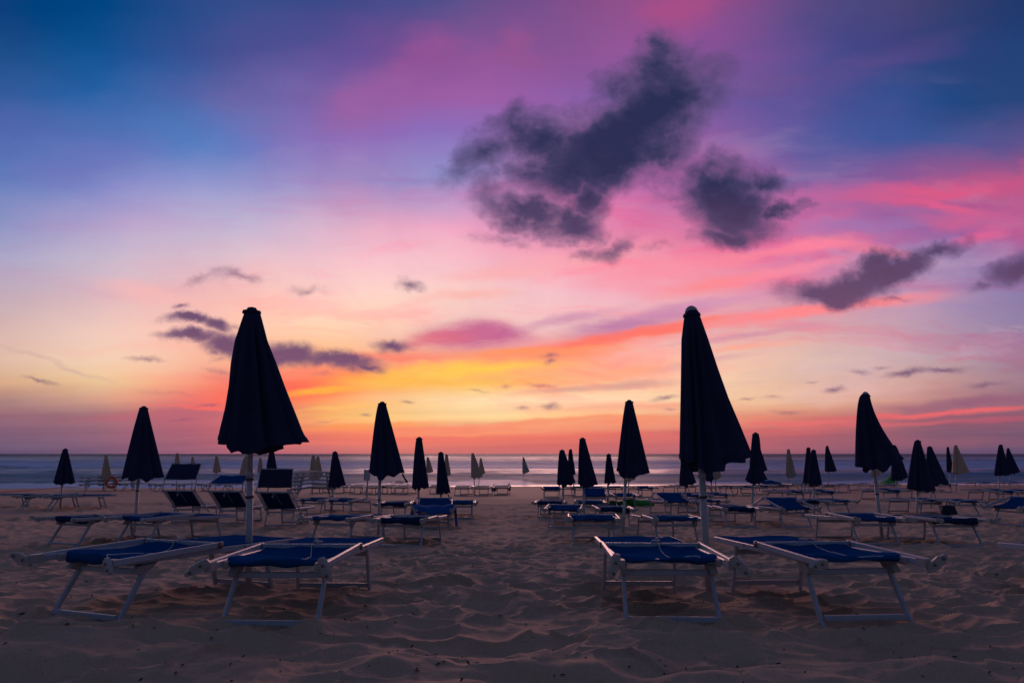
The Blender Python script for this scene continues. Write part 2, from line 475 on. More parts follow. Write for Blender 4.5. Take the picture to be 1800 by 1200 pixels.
# sunlit cloud veils: x, y, half length, half height, tilt, colour, opacity
VEILS = [
 (1440,550,240,15,7,(255,138,142),.85), (1260,492,130,15,10,(255,140,145),.8), (1110,588,180,16,8,(255,128,108),.9),
 (1120,562,170,18,12,(196,130,168),.8), (820,596,115,26,3,(205,112,148),.85), (790,655,220,15,4,(255,202,88),.9),
 (480,692,140,20,3,(255,108,85),.8), (570,685,90,7,6,(255,180,70),.8), (900,747,420,8,1.5,(250,125,100),.55),
 (1650,722,210,5,3,(235,105,110),.8), (1400,742,140,5,2,(235,112,112),.7), (1700,703,170,11,3,(150,95,122),.7),
 (1640,335,140,24,10,(218,90,135),.85), (1785,310,80,20,30,(196,86,135),.8), (1720,385,110,15,-4,(200,98,148),.7),
 (1440,358,160,34,8,(190,102,158),.7), (1520,430,110,13,-12,(232,126,156),.75), (1400,425,130,11,6,(252,132,160),.75),
 (1185,15,75,42,0,(168,78,135),.7), (745,95,62,45,20,(156,84,150),.55), (915,80,45,38,-10,(150,84,145),.6), (660,180,110,50,20,(165,96,160),.4),
 (1330,594,170,5,6,(212,150,168),.7), (1320,613,110,5,4,(252,172,150),.7), (100,636,140,4,-18,(205,165,160),.4),
 (880,485,110,14,5,(252,175,176),.6), (820,527,100,12,4,(252,182,172),.6), (1180,470,150,26,14,(252,145,165),.5),
 (1740,415,60,12,10,(225,100,150),.7), (330,725,220,9,2,(190,105,118),.6), (420,715,140,4,-2,(255,110,100),.7), (650,745,160,5,3,(255,150,90),.6),
 (1240,310,140,40,10,(180,98,160),.5),
 (1010,606,130,11,9,(255,120,105),.85), (1180,575,120,8,9,(255,120,110),.85), (930,622,150,9,3,(255,150,90),.75), (700,628,90,10,-4,(250,120,110),.6), (760,600,70,14,8,(225,110,130),.6), (860,588,70,14,-6,(200,105,148),.7), (1000,560,110,9,14,(205,140,175),.6), (1230,535,150,12,9,(215,150,185),.55),
 (1060,678,150,6,5,(205,150,145),.55), (1230,640,120,7,7,(215,160,165),.5), (1150,712,170,5,3,(240,165,130),.5), (840,760,260,4,1,(255,150,110),.6), (1050,735,200,4,2,(250,140,105),.6), (1300,758,220,5,1.5,(205,100,105),.6), (620,712,110,4,5,(255,190,110),.6), (520,655,80,9,6,(255,130,110),.5), (420,670,70,8,-6,(235,120,115),.55), (1560,742,170,4,3,(225,105,112),.6), (1760,735,120,5,2,(190,90,110),.6),
 (1380,470,120,9,12,(250,140,165),.6), (1450,390,90,8,10,(210,110,160),.5), (1690,360,70,9,-14,(225,95,140),.7), (1560,345,90,14,8,(205,95,145),.6), (990,455,130,14,10,(252,170,180),.5), (1300,445,90,9,8,(252,135,155),.6), (960,625,150,12,6,(255,150,110),.7), (1090,655,120,10,8,(255,170,130),.5), (270,520,120,14,-14,(252,184,180),.4),
 (1540,775,330,12,0,(165,98,112),.4), (700,770,300,7,1,(245,122,108),.4), (1480,395,110,10,4,(160,120,180),.5),
 (1330,150,70,22,10,(110,82,140),.5), (1500,215,200,40,20,(70,84,150),.35), (1530,110,180,30,18,(100,76,140),.35), (150,290,160,40,10,(110,112,186),.3),
]
# dark low clouds: x, y, half length, half height, tilt, density
DARK = [
 (1165,110,62,52,70,1), (1195,160,45,75,80,.9), (1145,190,130,80,45,1.25), (1065,260,165,74,28,1.35), (950,245,88,58,15,1.05), (1010,310,105,48,8,1.1), (1120,270,90,38,28,1),
 (850,272,68,40,30,.62), (862,330,70,36,-45,.42), (925,372,95,32,-18,.8), (1005,390,66,30,-4,.9), (1035,345,55,45,60,1), (1078,432,42,18,28,.55), (1035,442,34,11,12,.35), (885,410,50,14,-15,.35),
 (1160,430,26,9,10,.22), (1265,345,92,60,-25,1.15), (1240,312,76,46,12,1.05), (1292,372,76,52,-14,1.1), (1345,345,52,26,28,.8), (1375,376,46,13,20,.75), (1280,412,62,28,0,.95), (1175,335,64,15,-8,.4),
 (1480,502,100,27,7,1.1), (1560,476,100,25,20,1.1), (1640,440,66,16,20,.7), (1425,515,50,15,5,.7), (1570,518,40,8,10,.4), (1800,468,60,24,15,.85), (1735,493,34,10,10,.45),
 (335,562,52,12,-8,.85), (375,573,34,13,-14,.85), (335,591,58,13,-4,.85), (395,606,55,23,-10,.9), (370,618,20,9,-10,.5), (500,622,70,22,-8,.95), (590,636,80,17,-5,.95), (645,646,34,8,-8,.7), (440,612,50,22,0,.9),
 (318,538,20,7,0,.55), (255,630,40,5,-3,.5), (72,674,34,5,-6,.5), (424,480,46,10,-4,.38), (358,490,36,10,10,.25), (545,502,44,9,-6,.3), (385,650,38,7,-14,.4), (405,572,18,9,-10,.4), (382,630,22,7,0,.4), (300,690,60,6,-3,.25),
 (688,613,36,13,-8,.65), (722,494,28,9,0,.45), (970,625,22,6,0,.5), (970,636,14,8,0,.5), (890,677,14,5,0,.4), (952,680,30,5,0,.42), (965,711,22,6,0,.42), (918,716,18,5,0,.38), (720,703,16,3.5,0,.4), (838,690,24,3.5,0,.35), (645,730,12,4,0,.4),
 (1168,698,34,6,8,.5), (580,737,24,3.5,3,.32), (1595,656,50,7,6,.55), (1655,647,52,7,5,.55), (1505,657,24,6,0,.42), (1548,647,22,5,0,.35), (1735,669,52,6.5,5,.45), (1470,690,25,7,2,.5), (1430,676,14,4,5,.35), (1360,699,22,3.5,4,.35), (1316,701,16,3.5,3,.3), (1385,722,36,6,-2,.4), (1780,577,16,4,0,.3), (365,713,30,3.5,2,.35), (320,735,26,3,0,.3), (560,660,20,6,0,.3), (1175,718,20,3,0,.3),
]
def sky_xz(px, py):
    u, f, up = ray(px, py)
    return u/f, up/f
def build_world():
    w = bpy.data.worlds.new('World'); S.world = w; w.use_nodes = True
    t = NT(w.node_tree)
    out = t.node('ShaderNodeOutputWorld'); bg = t.node('ShaderNodeBackground')
    d = t.node('ShaderNodeTexCoord').outputs['Generated']
    sep = t.node('ShaderNodeSeparateXYZ'); t.put(sep.inputs[0], d)
    dy = t.math('MAXIMUM', sep.outputs[1], .12)
    X = t.math('DIVIDE', sep.outputs[0], dy); Z = t.math('DIVIDE', sep.outputs[2], dy)
    P = t.comb(X, Z, 0)
    # gentle wander of the whole colour field
    wn = t.vmath('SUBTRACT', t.noise(t.mapping(P, (0, 0, 0), .12, (2.2, 5.0, 1), 'POINT'), 1.0, 5, .55, color=True), (.5, .5, .5))
    amp = t.rng(Z, 0, .5, .045, .26)
    Pc = t.vmath('ADD', P, t.vmath('MULTIPLY', wn, t.comb(amp, t.math('MULTIPLY', amp, .5), 0)))
    sc = t.node('ShaderNodeSeparateXYZ'); t.put(sc.inputs[0], Pc)
    Xc = t.rng(sc.outputs[0], -1.1, 1.1, 0, 1); Zc = sc.outputs[1]
    rows = []
    for py, cols in SKY:
        zz = sky_xz(900, py)[1]
        st = []
        for px, c in zip(SKY_X, cols):
            st.append(((sky_xz(px, py)[0] + 1.1)/2.2, lin(c)))
        rows.append((zz, t.ramp(Xc, st, 'CARDINAL')))
    rows.reverse()
    col = rows[0][1]
    for (z0, _), (z1, c) in zip(rows, rows[1:]):
        col = t.mix(t.rng(Zc, z0, z1), col, c)
    # fan of fine cirrus streaks spreading from the sunset
    ang = t.math('ARCTAN2', t.math('ADD', Z, .05), t.math('ADD', X, .0))
    rad = t.math('LOGARITHM', t.math('MAXIMUM', t.vmath('LENGTH', t.vmath('ADD', P, (0, .05, 0))), .01), 2.718)
    wob = t.noise(t.mapping(P, (3, 1, 0), 0, (3, 6, 1), 'POINT'), 1.0, 3, .5)
    fan = t.noise(t.comb(t.math('ADD', t.math('MULTIPLY', ang, 4.5), t.math('MULTIPLY', wob, 1.6)), t.math('MULTIPLY', rad, 1.5), 0), 1.0, 6, .6)
    fk = t.rng(Z, .02, .25, .25, 1)
    col = t.mix(1.0, col, t.mix(fk, (1, 1, 1, 1), t.mix(t.rng(fan, .28, .72), (.965, .94, .975, 1), (1.035, 1.05, 1.02, 1))), 'MULTIPLY')
    # thin level bars near the horizon
    bars = t.noise(t.comb(t.math('MULTIPLY', X, 2.2), t.math('MULTIPLY', t.math('ADD', Z, t.math('MULTIPLY', X, -.03)), 60), 2.0), 1.0, 4, .6)
    bk = t.rng(Z, .02, .14, .9, 0)
    col = t.mix(bk, col, t.mix(1.0, col, t.mix(t.rng(bars, .3, .7), (.86, .80, .86, 1), (1.10, 1.10, 1.06, 1)), 'MULTIPLY'))
    # torn cirrus lit pink from below, strongest over the glow and to the right
    cz = t.vmath('ADD', P, t.vmath('MULTIPLY', t.vmath('SUBTRACT', t.noise(t.mapping(P, (4, 9, 0), 0, (3, 8, 1), 'POINT'), 1.0, 4, .55, color=True), (.5, .5, .5)), (.30, .10, 0)))
    c1 = t.noise(t.mapping(cz, (1, 2, 0), -.13, (2.6, 17, 1), 'POINT'), 1.0, 7, .63)
    c2 = t.noise(t.mapping(cz, (6, 3, 0), -.30, (4.5, 11, 1), 'POINT'), 1.0, 6, .60)
    reach = t.math('MULTIPLY', t.math('MULTIPLY', t.rng(Z, .03, .09), t.rng(Z, .62, .30)), t.rng(X, -.55, .0, .25, 1))
    warm = t.math('MULTIPLY', t.rng(c1, .48, .64, 0, .75, True), reach)
    col = t.mix(warm, col, t.mix(1.0, col, (1.12, .66, .80, 1), 'MULTIPLY'))
    pale = t.math('MULTIPLY', t.rng(c2, .52, .72, 0, .45, True), reach)
    col = t.mix(pale, col, t.mix(.5, col, lin((238, 196, 214))))
    cool = t.math('MULTIPLY', t.rng(c1, .46, .30, 0, .50, True), t.math('MULTIPLY', reach, t.rng(X, -.1, .3, .3, 1)))
    col = t.mix(cool, col, t.mix(1.0, col, (.84, .90, 1.06, 1), 'MULTIPLY'))
    # veils
    wv = t.vmath('SUBTRACT', t.noise(t.mapping(P, (7, 2, 0), .1, (4, 9, 1), 'POINT'), 1.0, 6, .6, color=True), (.5, .5, .5))
    av = t.rng(Z, 0, .45, .035, .13)
    Pv = t.vmath('ADD', P, t.vmath('MULTIPLY', wv, t.comb(t.math('MULTIPLY', av, 1.6), t.math('MULTIPLY', av, .8), 0)))
    tex = t.rng(t.noise(t.mapping(Pv, (1, 5, 0), .12, (6, 34, 1), 'POINT'), 1.0, 5, .65),  .30, .58, .55, 1.15)
    for px, py, a, b, ang_, c, al in VEILS:
        x0, z0 = sky_xz(px, py); f = ray(px, py)[1]
        q = t.mapping(t.after(Pv, col), (x0, z0, 0), math.radians(ang_), (a*1.35/F/f, b*1.6/F/f, 1))
        r = t.rng(t.vmath('LENGTH', q), 1.0, .12, 0, min(1, al*1.15), True)
        col = t.mix(t.math('MULTIPLY', r, tex, clamp=True), col, lin(c))
    # dark clouds
    w1 = t.vmath('SUBTRACT', t.noise(P, 9.0, 5, .62, color=True), (.5, .5, .5))
    ad = t.rng(Z, .05, .42, .03, .125)
    Pd = t.vmath('ADD', P, t.vmath('MULTIPLY', w1, t.comb(t.math('MULTIPLY', ad, 1.1), ad, 0)))
    field = None
    for px, py, a, b, ang_, s in DARK:
        if py > 618 and s < .57: s *= .84
        x0, z0 = sky_xz(px, py); f = ray(px, py)[1]
        q = t.mapping(Pd if field is None else t.after(Pd, field), (x0, z0, 0), math.radians(ang_), (a*1.37/F/f, b*1.37/F/f, 1))
        v = t.math('MULTIPLY_ADD', t.vmath('LENGTH', q), -s, s)
        field = v if field is None else t.math('SMOOTH_MAX', field, v, .06)
    er = t.math('SUBTRACT', t.noise(t.mapping(P, (2, 3, 0), .5, (15, 22, 1), 'POINT'), 1.0, 6, .62, .3), .5)
    ek = t.rng(Z, .05, .4, .45, .72)
    fld = t.math('ADD', field, t.math('MULTIPLY', er, ek))
    alpha = t.rng(fld, t.rng(Z, .1, .4, .0, -.06), t.rng(Z, .1, .4, .52, .72), 0, .97, True)
    alpha = t.math('MULTIPLY', alpha, t.rng(field, .0, .08, 0, 1))
    veil = t.math('MULTIPLY', t.rng(t.math('ADD', field, t.math('MULTIPLY', er, 1.1)), -.12, .40, 0, .42, True), t.math('MULTIPLY', t.rng(field, -.25, .12, 0, 1, True), t.rng(Z, .17, .33)))
    dcol = t.mix(t.rng(Z, .08, .42), lin((132, 86, 118)), lin((38, 45, 82)))
    dcol2 = t.mix(t.rng(Z, .08, .42), lin((112, 80, 118)), lin((84, 74, 116)))
    dn = t.noise(P, 14.0, 4, .6)
    thick = t.math('ADD', t.rng(fld, .25, .95), t.math('MULTIPLY', t.math('SUBTRACT', dn, .5), .9), clamp=True)
    alpha = t.math('MULTIPLY', alpha, t.rng(t.math('ADD', fld, t.math('MULTIPLY', t.math('SUBTRACT', dn, .5), .8)), .05, .65, .62, 1))
    col = t.mix(veil, col, dcol2)
    col = t.mix(alpha, col, t.mix(thick, dcol2, dcol))
    # upper and rear dome: dusk blue, joined softly; a faint physical sky adds the last twilight
    up = t.rng(sep.outputs[2], .0, 1.0)
    dome = t.mix(up, BACK_LOW, BACK_HIGH)
    sky = t.node('ShaderNodeTexSky', sky_type='NISHITA')
    sky.sun_disc = False; sky.sun_elevation = math.radians(1.0); sky.sun_rotation = 0.0
    sky.air_density = 1.0; sky.dust_density = 2.0; sky.ozone_density = 3.0
    dome = t.mix(1.0, dome, t.mix(1.0, sky.outputs[0], (.05, .05, .05, 1), 'MULTIPLY'), 'ADD')
    front = t.rng(sep.outputs[1], .16, .52, 0, 1, True)
    low = t.rng(Z, 1.05, .72, 0, 1, True)
    col = t.mix(t.math('MULTIPLY', front, t.math('MAXIMUM', low, .0)), dome, col)
    t.put(bg.inputs[0], col); bg.inputs[1].default_value = 1.0
    t.put(out.inputs[0], bg.outputs[0])
    w.cycles.sampling_method = 'MANUAL'; w.cycles.sample_map_resolution = 512
BACK_LOW, BACK_HIGH = lin((64, 67, 84)), lin((56, 66, 100))

def build_camera_light():
    cam = bpy.data.cameras.new('camera'); o = bpy.data.objects.new('camera', cam); COL.objects.link(o)
    cam.lens = 24; cam.sensor_width = 36; cam.sensor_fit = 'HORIZONTAL'; cam.clip_start = .05; cam.clip_end = 20000
    o.location = (0, 0, EYE); o.rotation_euler = (PI/2 + PITCH, 0, 0)
    S.camera = o
    l = bpy.data.lights.new('sun', 'SUN'); l.energy = SUN_E; l.angle = math.radians(26); l.color = (1, .52, .46)
    lo = bpy.data.objects.new('sun', l); COL.objects.link(lo)
    lo.rotation_euler = (-(PI/2 - math.radians(13)), 0, 0)   # light travels from the horizon ahead towards the camera
    v = S.view_settings
    v.view_transform = 'Standard'; v.look = 'None'; v.exposure = 0; v.gamma = 1; v.use_curve_mapping = False
SUN_E = .62
# ------------------------------------------------------------------ sun loungers
def sling_pt(u, v, y0, y1, half, z0, z1, sag, seed):
    x = (u*2 - 1)*half
    y = y0 + (y1 - y0)*v
    e = max(0.0, 1 - (abs(u*2-1))**6)
    z = z0 + (z1 - z0)*v - sag*e*(math.sin(PI*min(max(v, .02), .98))**.5)*(1 - (2*u-1)**2*.6)
    z += .004*math.sin(9*x + 11*v + seed)*e + .003*math.sin(23*v - 5*x + seed*2)*e
    return (x, y, z)

def leg_frame(root, y_top, y_bot, metal, upper=True, buried=.05):
    for s in (-1, 1):
        m = MB(); m.beam((s*.287, y_top, .355), (s*.298, y_bot, -buried), .025, .037, up=(0, 1, 0))
        m.build('leg', metal, root)
    at = lambda z: y_top + (y_bot - y_top)*(.355 - z)/.355
    if upper:
        m = MB(); m.beam((-.272, at(.285), .285), (.272, at(.285), .285), .020, .038); m.build('crossbar', metal, root)
    m = MB(); m.beam((-.281, at(.022), .022), (.281, at(.022), .022), .020, .036); m.build('foot_bar', metal, root)

def hook_plate(root, s, ang, yaw, bolts):
    """moulded plastic hook at a head corner: a block on the rail and an arrow-shaped plate on it"""
    m = MB()
    m.prism([(-.845, .345), (-.925, .345), (-.93, .352), (-.93, .392), (-.925, .400), (-.845, .400)], s*.315, s*.353)
    sl = MB(); sl.prism([(-.60, .350), (-.735, .340), (-.750, .352), (-.745, .385), (-.60, .390)], s*.300, s*.321); sl.build('rail_sleeve', M['plastic'], root)
    # plate outline in its own plane (p outward, q up)
    out = [(-.075, -.022), (-.045, -.032), (.035, -.026), (.078, -.010), (.086, .004), (.074, .020), (.030, .034), (-.045, .028), (-.070, .012)]
    a, yw = math.radians(ang), math.radians(yaw)
    c = Vector((s*.385, -.945, .372))
    def tr(p, q, d):
        P, Q = p*math.cos(a) - q*math.sin(a), p*math.sin(a) + q*math.cos(a)
        return c + Vector((s*(P*math.cos(yw) - d*math.sin(yw)), -(P*math.sin(yw)) + d*math.cos(yw)*-1, Q))
    n = len(out)
    vs = [tr(p, q, -.010) for p, q in out] + [tr(p*.93, q*.9, .013) for p, q in out]
    m.add(vs, [(i, (i+1) % n, (i+1) % n + n, i + n) for i in range(n)] + [tuple(range(n-1, -1, -1)), tuple(range(n, 2*n))])
    m.beam((s*.34, -.925, .372), tr(-.02, 0, 0), .03, .03)
    br = m.build('corner_hook', M['plastic'], root)
    if bolts:
        for p in (-.015, .05):
            k = MB(); k.tube([tr(p, .003, .010), tr(p, .003, .021)], .009, 8); k.build('bolt', M['bolt'], br)

def make_lounger(name, apex=.03, apex_y=.0, cloth='blue', shade=True, cords=False, lip=.02, seed=1, hooks=(-35, -35)):
    root = empty(name)
    al = M['alu']
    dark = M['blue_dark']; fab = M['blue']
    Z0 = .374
    for s in (-1, 1):
        m = MB(); m.beam((s*.335, -.90, Z0), (s*.335, .98, Z0 - .012), .024, .043)
        r = m.build('side_rail', al, root)
        if cords:
            for yy in (-.72, .30, .86):
                b = MB(); b.tube([(s*.348, yy, Z0), (s*.356, yy, Z0)], .008, 8); b.build('bolt', M['bolt'], r)
    m = MB(); m.beam((-.32, .955, Z0 - .012), (.32, .955, Z0 - .012), .03, .04); m.build('foot_end_bar', al, root)
    m = MB(); m.beam((-.32, -.66, Z0 - .008), (.32, -.66, Z0 - .008), .026, .030); m.build('head_end_bar', al, root)
    leg_frame(root, -.55, -.77, al)
    leg_frame(root, .60, .74, al, upper=True)
    az = Z0 + apex
    tall = apex > .12
    def bed(u, v):
        y0 = -.60 if tall else apex_y + .012
        y = y0 + (.978 - y0)*v
        e = 1 - abs(2*u - 1)**6
        z = Z0 + .024 - .010*v
        if not tall: z += .018*max(0, 1 - v*9)*e - .016*max(0, 1 - v*45)
        z -= .024*e*math.sin(PI*min(1, max(0, v)))
        if v > .97: z -= .05*((v - .97)/.03)**2
        z += .003*math.sin(9*u + 13*v + seed)*e + .003*math.sin(31*v - 6*u + 2*seed)*e
        return ((2*u - 1)*.322, y, z)
    m = MB(); m.grid(bed, 16, 34, thick=.006); m.build('bed_sling', fab, root)
    for s in (-1, 1):
        m = MB(); m.beam((s*.366, -.90, Z0 + .004), (s*.366, apex_y + .035, az + .004), .022, .040); m.build('shade_arm', al, root)
        k = MB(); k.tube([(s*.350, apex_y, az), (s*.388, apex_y, az)], .024, 10); k.build('hinge_knob', M['bolt'], root)
        if tall:
            m = MB(); m.beam((s*.366, apex_y, az), (s*.352, apex_y + .62, Z0 + .02), .020, .036); m.build('shade_strut', al, root)
    m = MB(); m.beam((-.352, apex_y, az + .002), (.352, apex_y, az + .002), .026, .034); sb = m.build('shade_bar', al, root)
    if cords:
        for i in range(9):
            xx = -.29 + i*.0725
            b = MB(); b.tube([(xx, apex_y, az + .019), (xx, apex_y, az + .0235)], .006, 8); b.build('rivet', M['plastic'], sb)
    # shade cloth laid back over the head end: from under the bar to a soft rolled lip
    Zc = Z0 + .012
    prof = [(apex_y - .012, az - .008), (apex_y - .07, az - .020), (apex_y - .22, (az + Zc)/2 - .022 if tall else Zc - .014), (-.40, Zc - .010 + apex*.20), (-.54, Zc + .010), (-.63, Zc + .016), (-.672, Zc + .011), (-.692, Zc - .002), (-.692, Zc - .012 - lip*.4), (-.668, Zc - .018 - lip*.9), (-.60, Zc - .016 - lip), (-.50, Zc - .020 - lip*.6), (-.38, Zc - .020)]
    def cl(u, v):
        q = v*(len(prof) - 1); i = min(int(q), len(prof) - 2); f = q - i
        y = prof[i][0]*(1-f) + prof[i+1][0]*f; z = prof[i][1]*(1-f) + prof[i+1][1]*f
        e = 1 - abs(2*u - 1)**5
        w = .007*math.sin(8*(u + 1.3*v) + seed) + .004*math.sin(19*u - 9*v + seed*3) + .004*math.sin(24*v + 3*u + seed)
        dip = .026*e*math.sin(PI*min(1, v*1.7)) if v < .58 else 0
        lo = -lip*.35*(2*u - 1)*math.sin(seed)*(1 if v > .5 else 0)
        return ((2*u - 1)*.318, y + .010*math.sin(5*u + seed)*min(1, v*3), z - dip + w*e + lo)
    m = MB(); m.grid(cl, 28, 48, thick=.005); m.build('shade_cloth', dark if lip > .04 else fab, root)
    for s, hk in zip((-1, 1), hooks):
        hook_plate(root, s, hk, 25 if cords else 35, cords)
        m = MB(); m.prism([(-.50, .345), (-.63, .345), (-.680, .290), (-.61, .272), (-.555, .300)], s*.270, s*.315); m.build('leg_socket', M['plastic'], root)
    if cords:
        rr = random.Random(seed)
        x0 = rr.uniform(-.05, .10)
        pts = []
        for i in range(19):
            q = i/18; v = q*.60
            p = Vector(cl(.5 + x0/.64 + .22*q + .05*math.sin(6*q + seed), v)); p.z += .008 + (.012 if q < .1 else 0)
            pts.append(p)
        m = MB(); m.tube(pts, .0035, 6); pc = m.build('pull_cord', M['cord'], root)
        m = MB(); m.tube([(x0 + .03*math.cos(t), apex_y + .05 + .022*math.sin(t), az + .032) for t in [2*PI*i/12 for i in range(13)]], .0045, 6); m.build('cord_loop', M['cord'], pc)
        m = MB(); m.tube([(x0 + .012*math.cos(t), apex_y + .012*math.sin(t), az + .024 + .003*i) for i, t in enumerate([2*PI*k/6 for k in range(12)])], .005, 6); m.build('knot', M['cord'], pc)
    return root

def make_raised(name, pan_gap, pan_len, pan_ang, fabmat, seed):
    root = empty(name); al = M['alu']
    for s in (-1, 1):
        m = MB(); m.beam((s*.335, -.22, .352), (s*.335, .98, .338), .026, .052); m.build('side_rail', al, root)
    m = MB(); m.beam((-.32, .955, .338), (.32, .955, .338), .03, .04); m.build('foot_end_bar', al, root)
    leg_frame(root, -.16, -.28, al); leg_frame(root, .60, .74, al)
    m = MB(); m.grid(lambda u, v: sling_pt(u, v, -.12, .975, .318, .372, .366, .03, seed), 12, 20, thick=.006); m.build('bed_sling', M['blue'], root)
    hy, hz, ty, tz = -.14, .37, -.62, .72
    for s in (-1, 1):
        m = MB(); m.beam((s*.318, hy, hz), (s*.318, ty, tz), .024, .045, up=(0, -.7, .7)); m.build('back_rail', al, root)
        m = MB(); m.beam((s*.372, ty - .02, tz + .01), (s*.372, .12, .22), .020, .032, up=(0, -.7, .7)); m.build('back_strut', al, root)
        k = MB(); k.tube([(s*.33, ty, tz), (s*.40, ty, tz)], .026, 10); k.build('hinge_knob', M['plastic'], root)
    m = MB(); m.beam((-.33, ty, tz), (.33, ty, tz), .024, .034); m.build('back_bar', al, root)
    def bs(u, v):
        e = 1 - abs(2*u-1)**4
        y = hy + (ty - hy)*v; z = hz + (tz - hz)*v
        o = .045*e*math.sin(PI*v)**.8 + .004*math.sin(20*u + 13*v + seed)
        return ((2*u-1)*.30, y - o*.7, z - o*.7)
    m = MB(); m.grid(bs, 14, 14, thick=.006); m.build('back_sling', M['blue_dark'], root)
    # the shade above
    lz = tz + pan_gap; ly = ty + .03
    a = math.radians(pan_ang); uy, uz = ly + pan_len*math.cos(a), lz + pan_len*math.sin(a)
    for s in (-1, 1):
        m = MB(); m.beam((s*.372, ty - .01, tz), (s*.372, ly, lz), .018, .03, up=(0, 1, 0)); m.build('shade_post', al, root)
        m = MB(); m.beam((s*.366, ly - .004, lz + .004), (s*.345, uy, uz), .016, .026); m.build('shade_arm', al, root)
    def pn(u, v):
        e = 1 - abs(2*u-1)**4
        hw = .375*(1-v) + .345*v
        return ((2*u-1)*hw, ly + (uy-ly)*v + .004*math.sin(17*u+seed), lz + (uz-lz)*v - .02*e*math.sin(PI*v) + .004*math.sin(14*v + 9*u))
    m = MB(); m.grid(pn, 12, 10, thick=.006); m.build('shade_cloth', fabmat, root)
    m = MB(); m.beam((-.35, uy, uz - .012), (.35, uy, uz - .012), .018, .018); m.build('shade_bar', al, root)
    m = MB(); m.tube([(0, ty - .03, tz), (.0, ty - .035, tz - .07)] + [(.018*math.sin(q), ty - .04, tz - .09 + .02*math.cos(q)) for q in [2*PI*i/10 for i in range(11)]], .004, 6); m.build('cord_loop', M['cord'], root)
    m = MB(); m.tube([(.02, ty - .03, tz), (.14, ty + .12, tz - .26)], .0025, 5); m.build('pull_cord', M['cord'], root)
    return root

def make_plain(name, slingmat, tilt=.0):
    root = empty(name); al = M['alu']
    for s in (-1, 1):
        m = MB(); m.beam((s*.335, -.92, .352 - tilt), (s*.335, -.05, .40), .026, .048); m.beam((s*.335, -.05, .375), (s*.335, .98, .338), .026, .048); m.build('side_rail', al, root)
        m = MB(); m.prism([(-.88, .33 - tilt), (-1.0, .32 - tilt), (-1.03, .38 - tilt), (-.96, .40 - tilt), (-.88, .385 - tilt)], s*.35, s*.38); m.build('corner_bracket', M['plastic'], root)
    leg_frame(root, -.55, -.77, al); leg_frame(root, .60, .74, al)
    m = MB(); m.grid(lambda u, v: sling_pt(u, v, -.86, -.05, .322, .375 - tilt, .418, .02, 2), 10, 12, thick=.006); m.build('back_sling', slingmat, root)
    m = MB(); m.grid(lambda u, v: sling_pt(u, v, -.05, .975, .318, .392, .362, .03, 2), 10, 12, thick=.006); m.build('bed_sling', slingmat, root)
    return root

LOUNGERS = []
PROTO = {}
def get(kind):
    if kind not in PROTO:
        PROTO[kind] = {
            'P': lambda: make_lounger('sun_lounger', .035, .0, seed=4, lip=.010, hooks=(-40, 40)),
            'R': lambda: make_lounger('sun_lounger', .050, .05, seed=14, lip=.030, hooks=(35, -20)),
            'S': lambda: make_lounger('sun_lounger', .022, -.06, seed=23, lip=.012, hooks=(-60, 10)),
            'Q': lambda: make_lounger('sun_lounger', .015, .0, seed=9, lip=.05, hooks=(20, 25)),
            'B': lambda: make_lounger('sun_lounger', .20, .02, seed=6, lip=.02, hooks=(50, 50)),
            'D': lambda: make_plain('sun_lounger', M['blue'], .0),
            'E': lambda: make_plain('sun_lounger', M['blue'], .06),
            'K': lambda: make_plain('sun_lounger', M['creamsling'], .05),
        }[kind]()
        return PROTO[kind]
    return copy_tree(PROTO[kind])

def place(o, nl, nr, y, rot, yfoot=-.77, lift=0.0, scale=1.0, y2=None):
    a, b = on_ground(nl, y), on_ground(nr, y if y2 is None else y2)
    c = (a + b)/2
    th = math.radians(rot)
    ax = Vector((math.sin(th), math.cos(th), 0))
    far = c + ax*1.5
    zf = T(far.y); zn = T(c.y)
    tilt = math.atan2(zf - zn, 1.5)
    o.rotation_mode = 'XYZ'
    R = Matrix.Rotation(-th, 4, 'Z') @ Matrix.Rotation(tilt, 4, 'X')
    o.rotation_euler = R.to_euler()
    o.scale = (scale,)*3
    o.location = Vector((c.x, c.y, zn + lift)) - (R @ Vector((0, yfoot*scale, 0)))
    LOUNGERS.append(o)
    return o

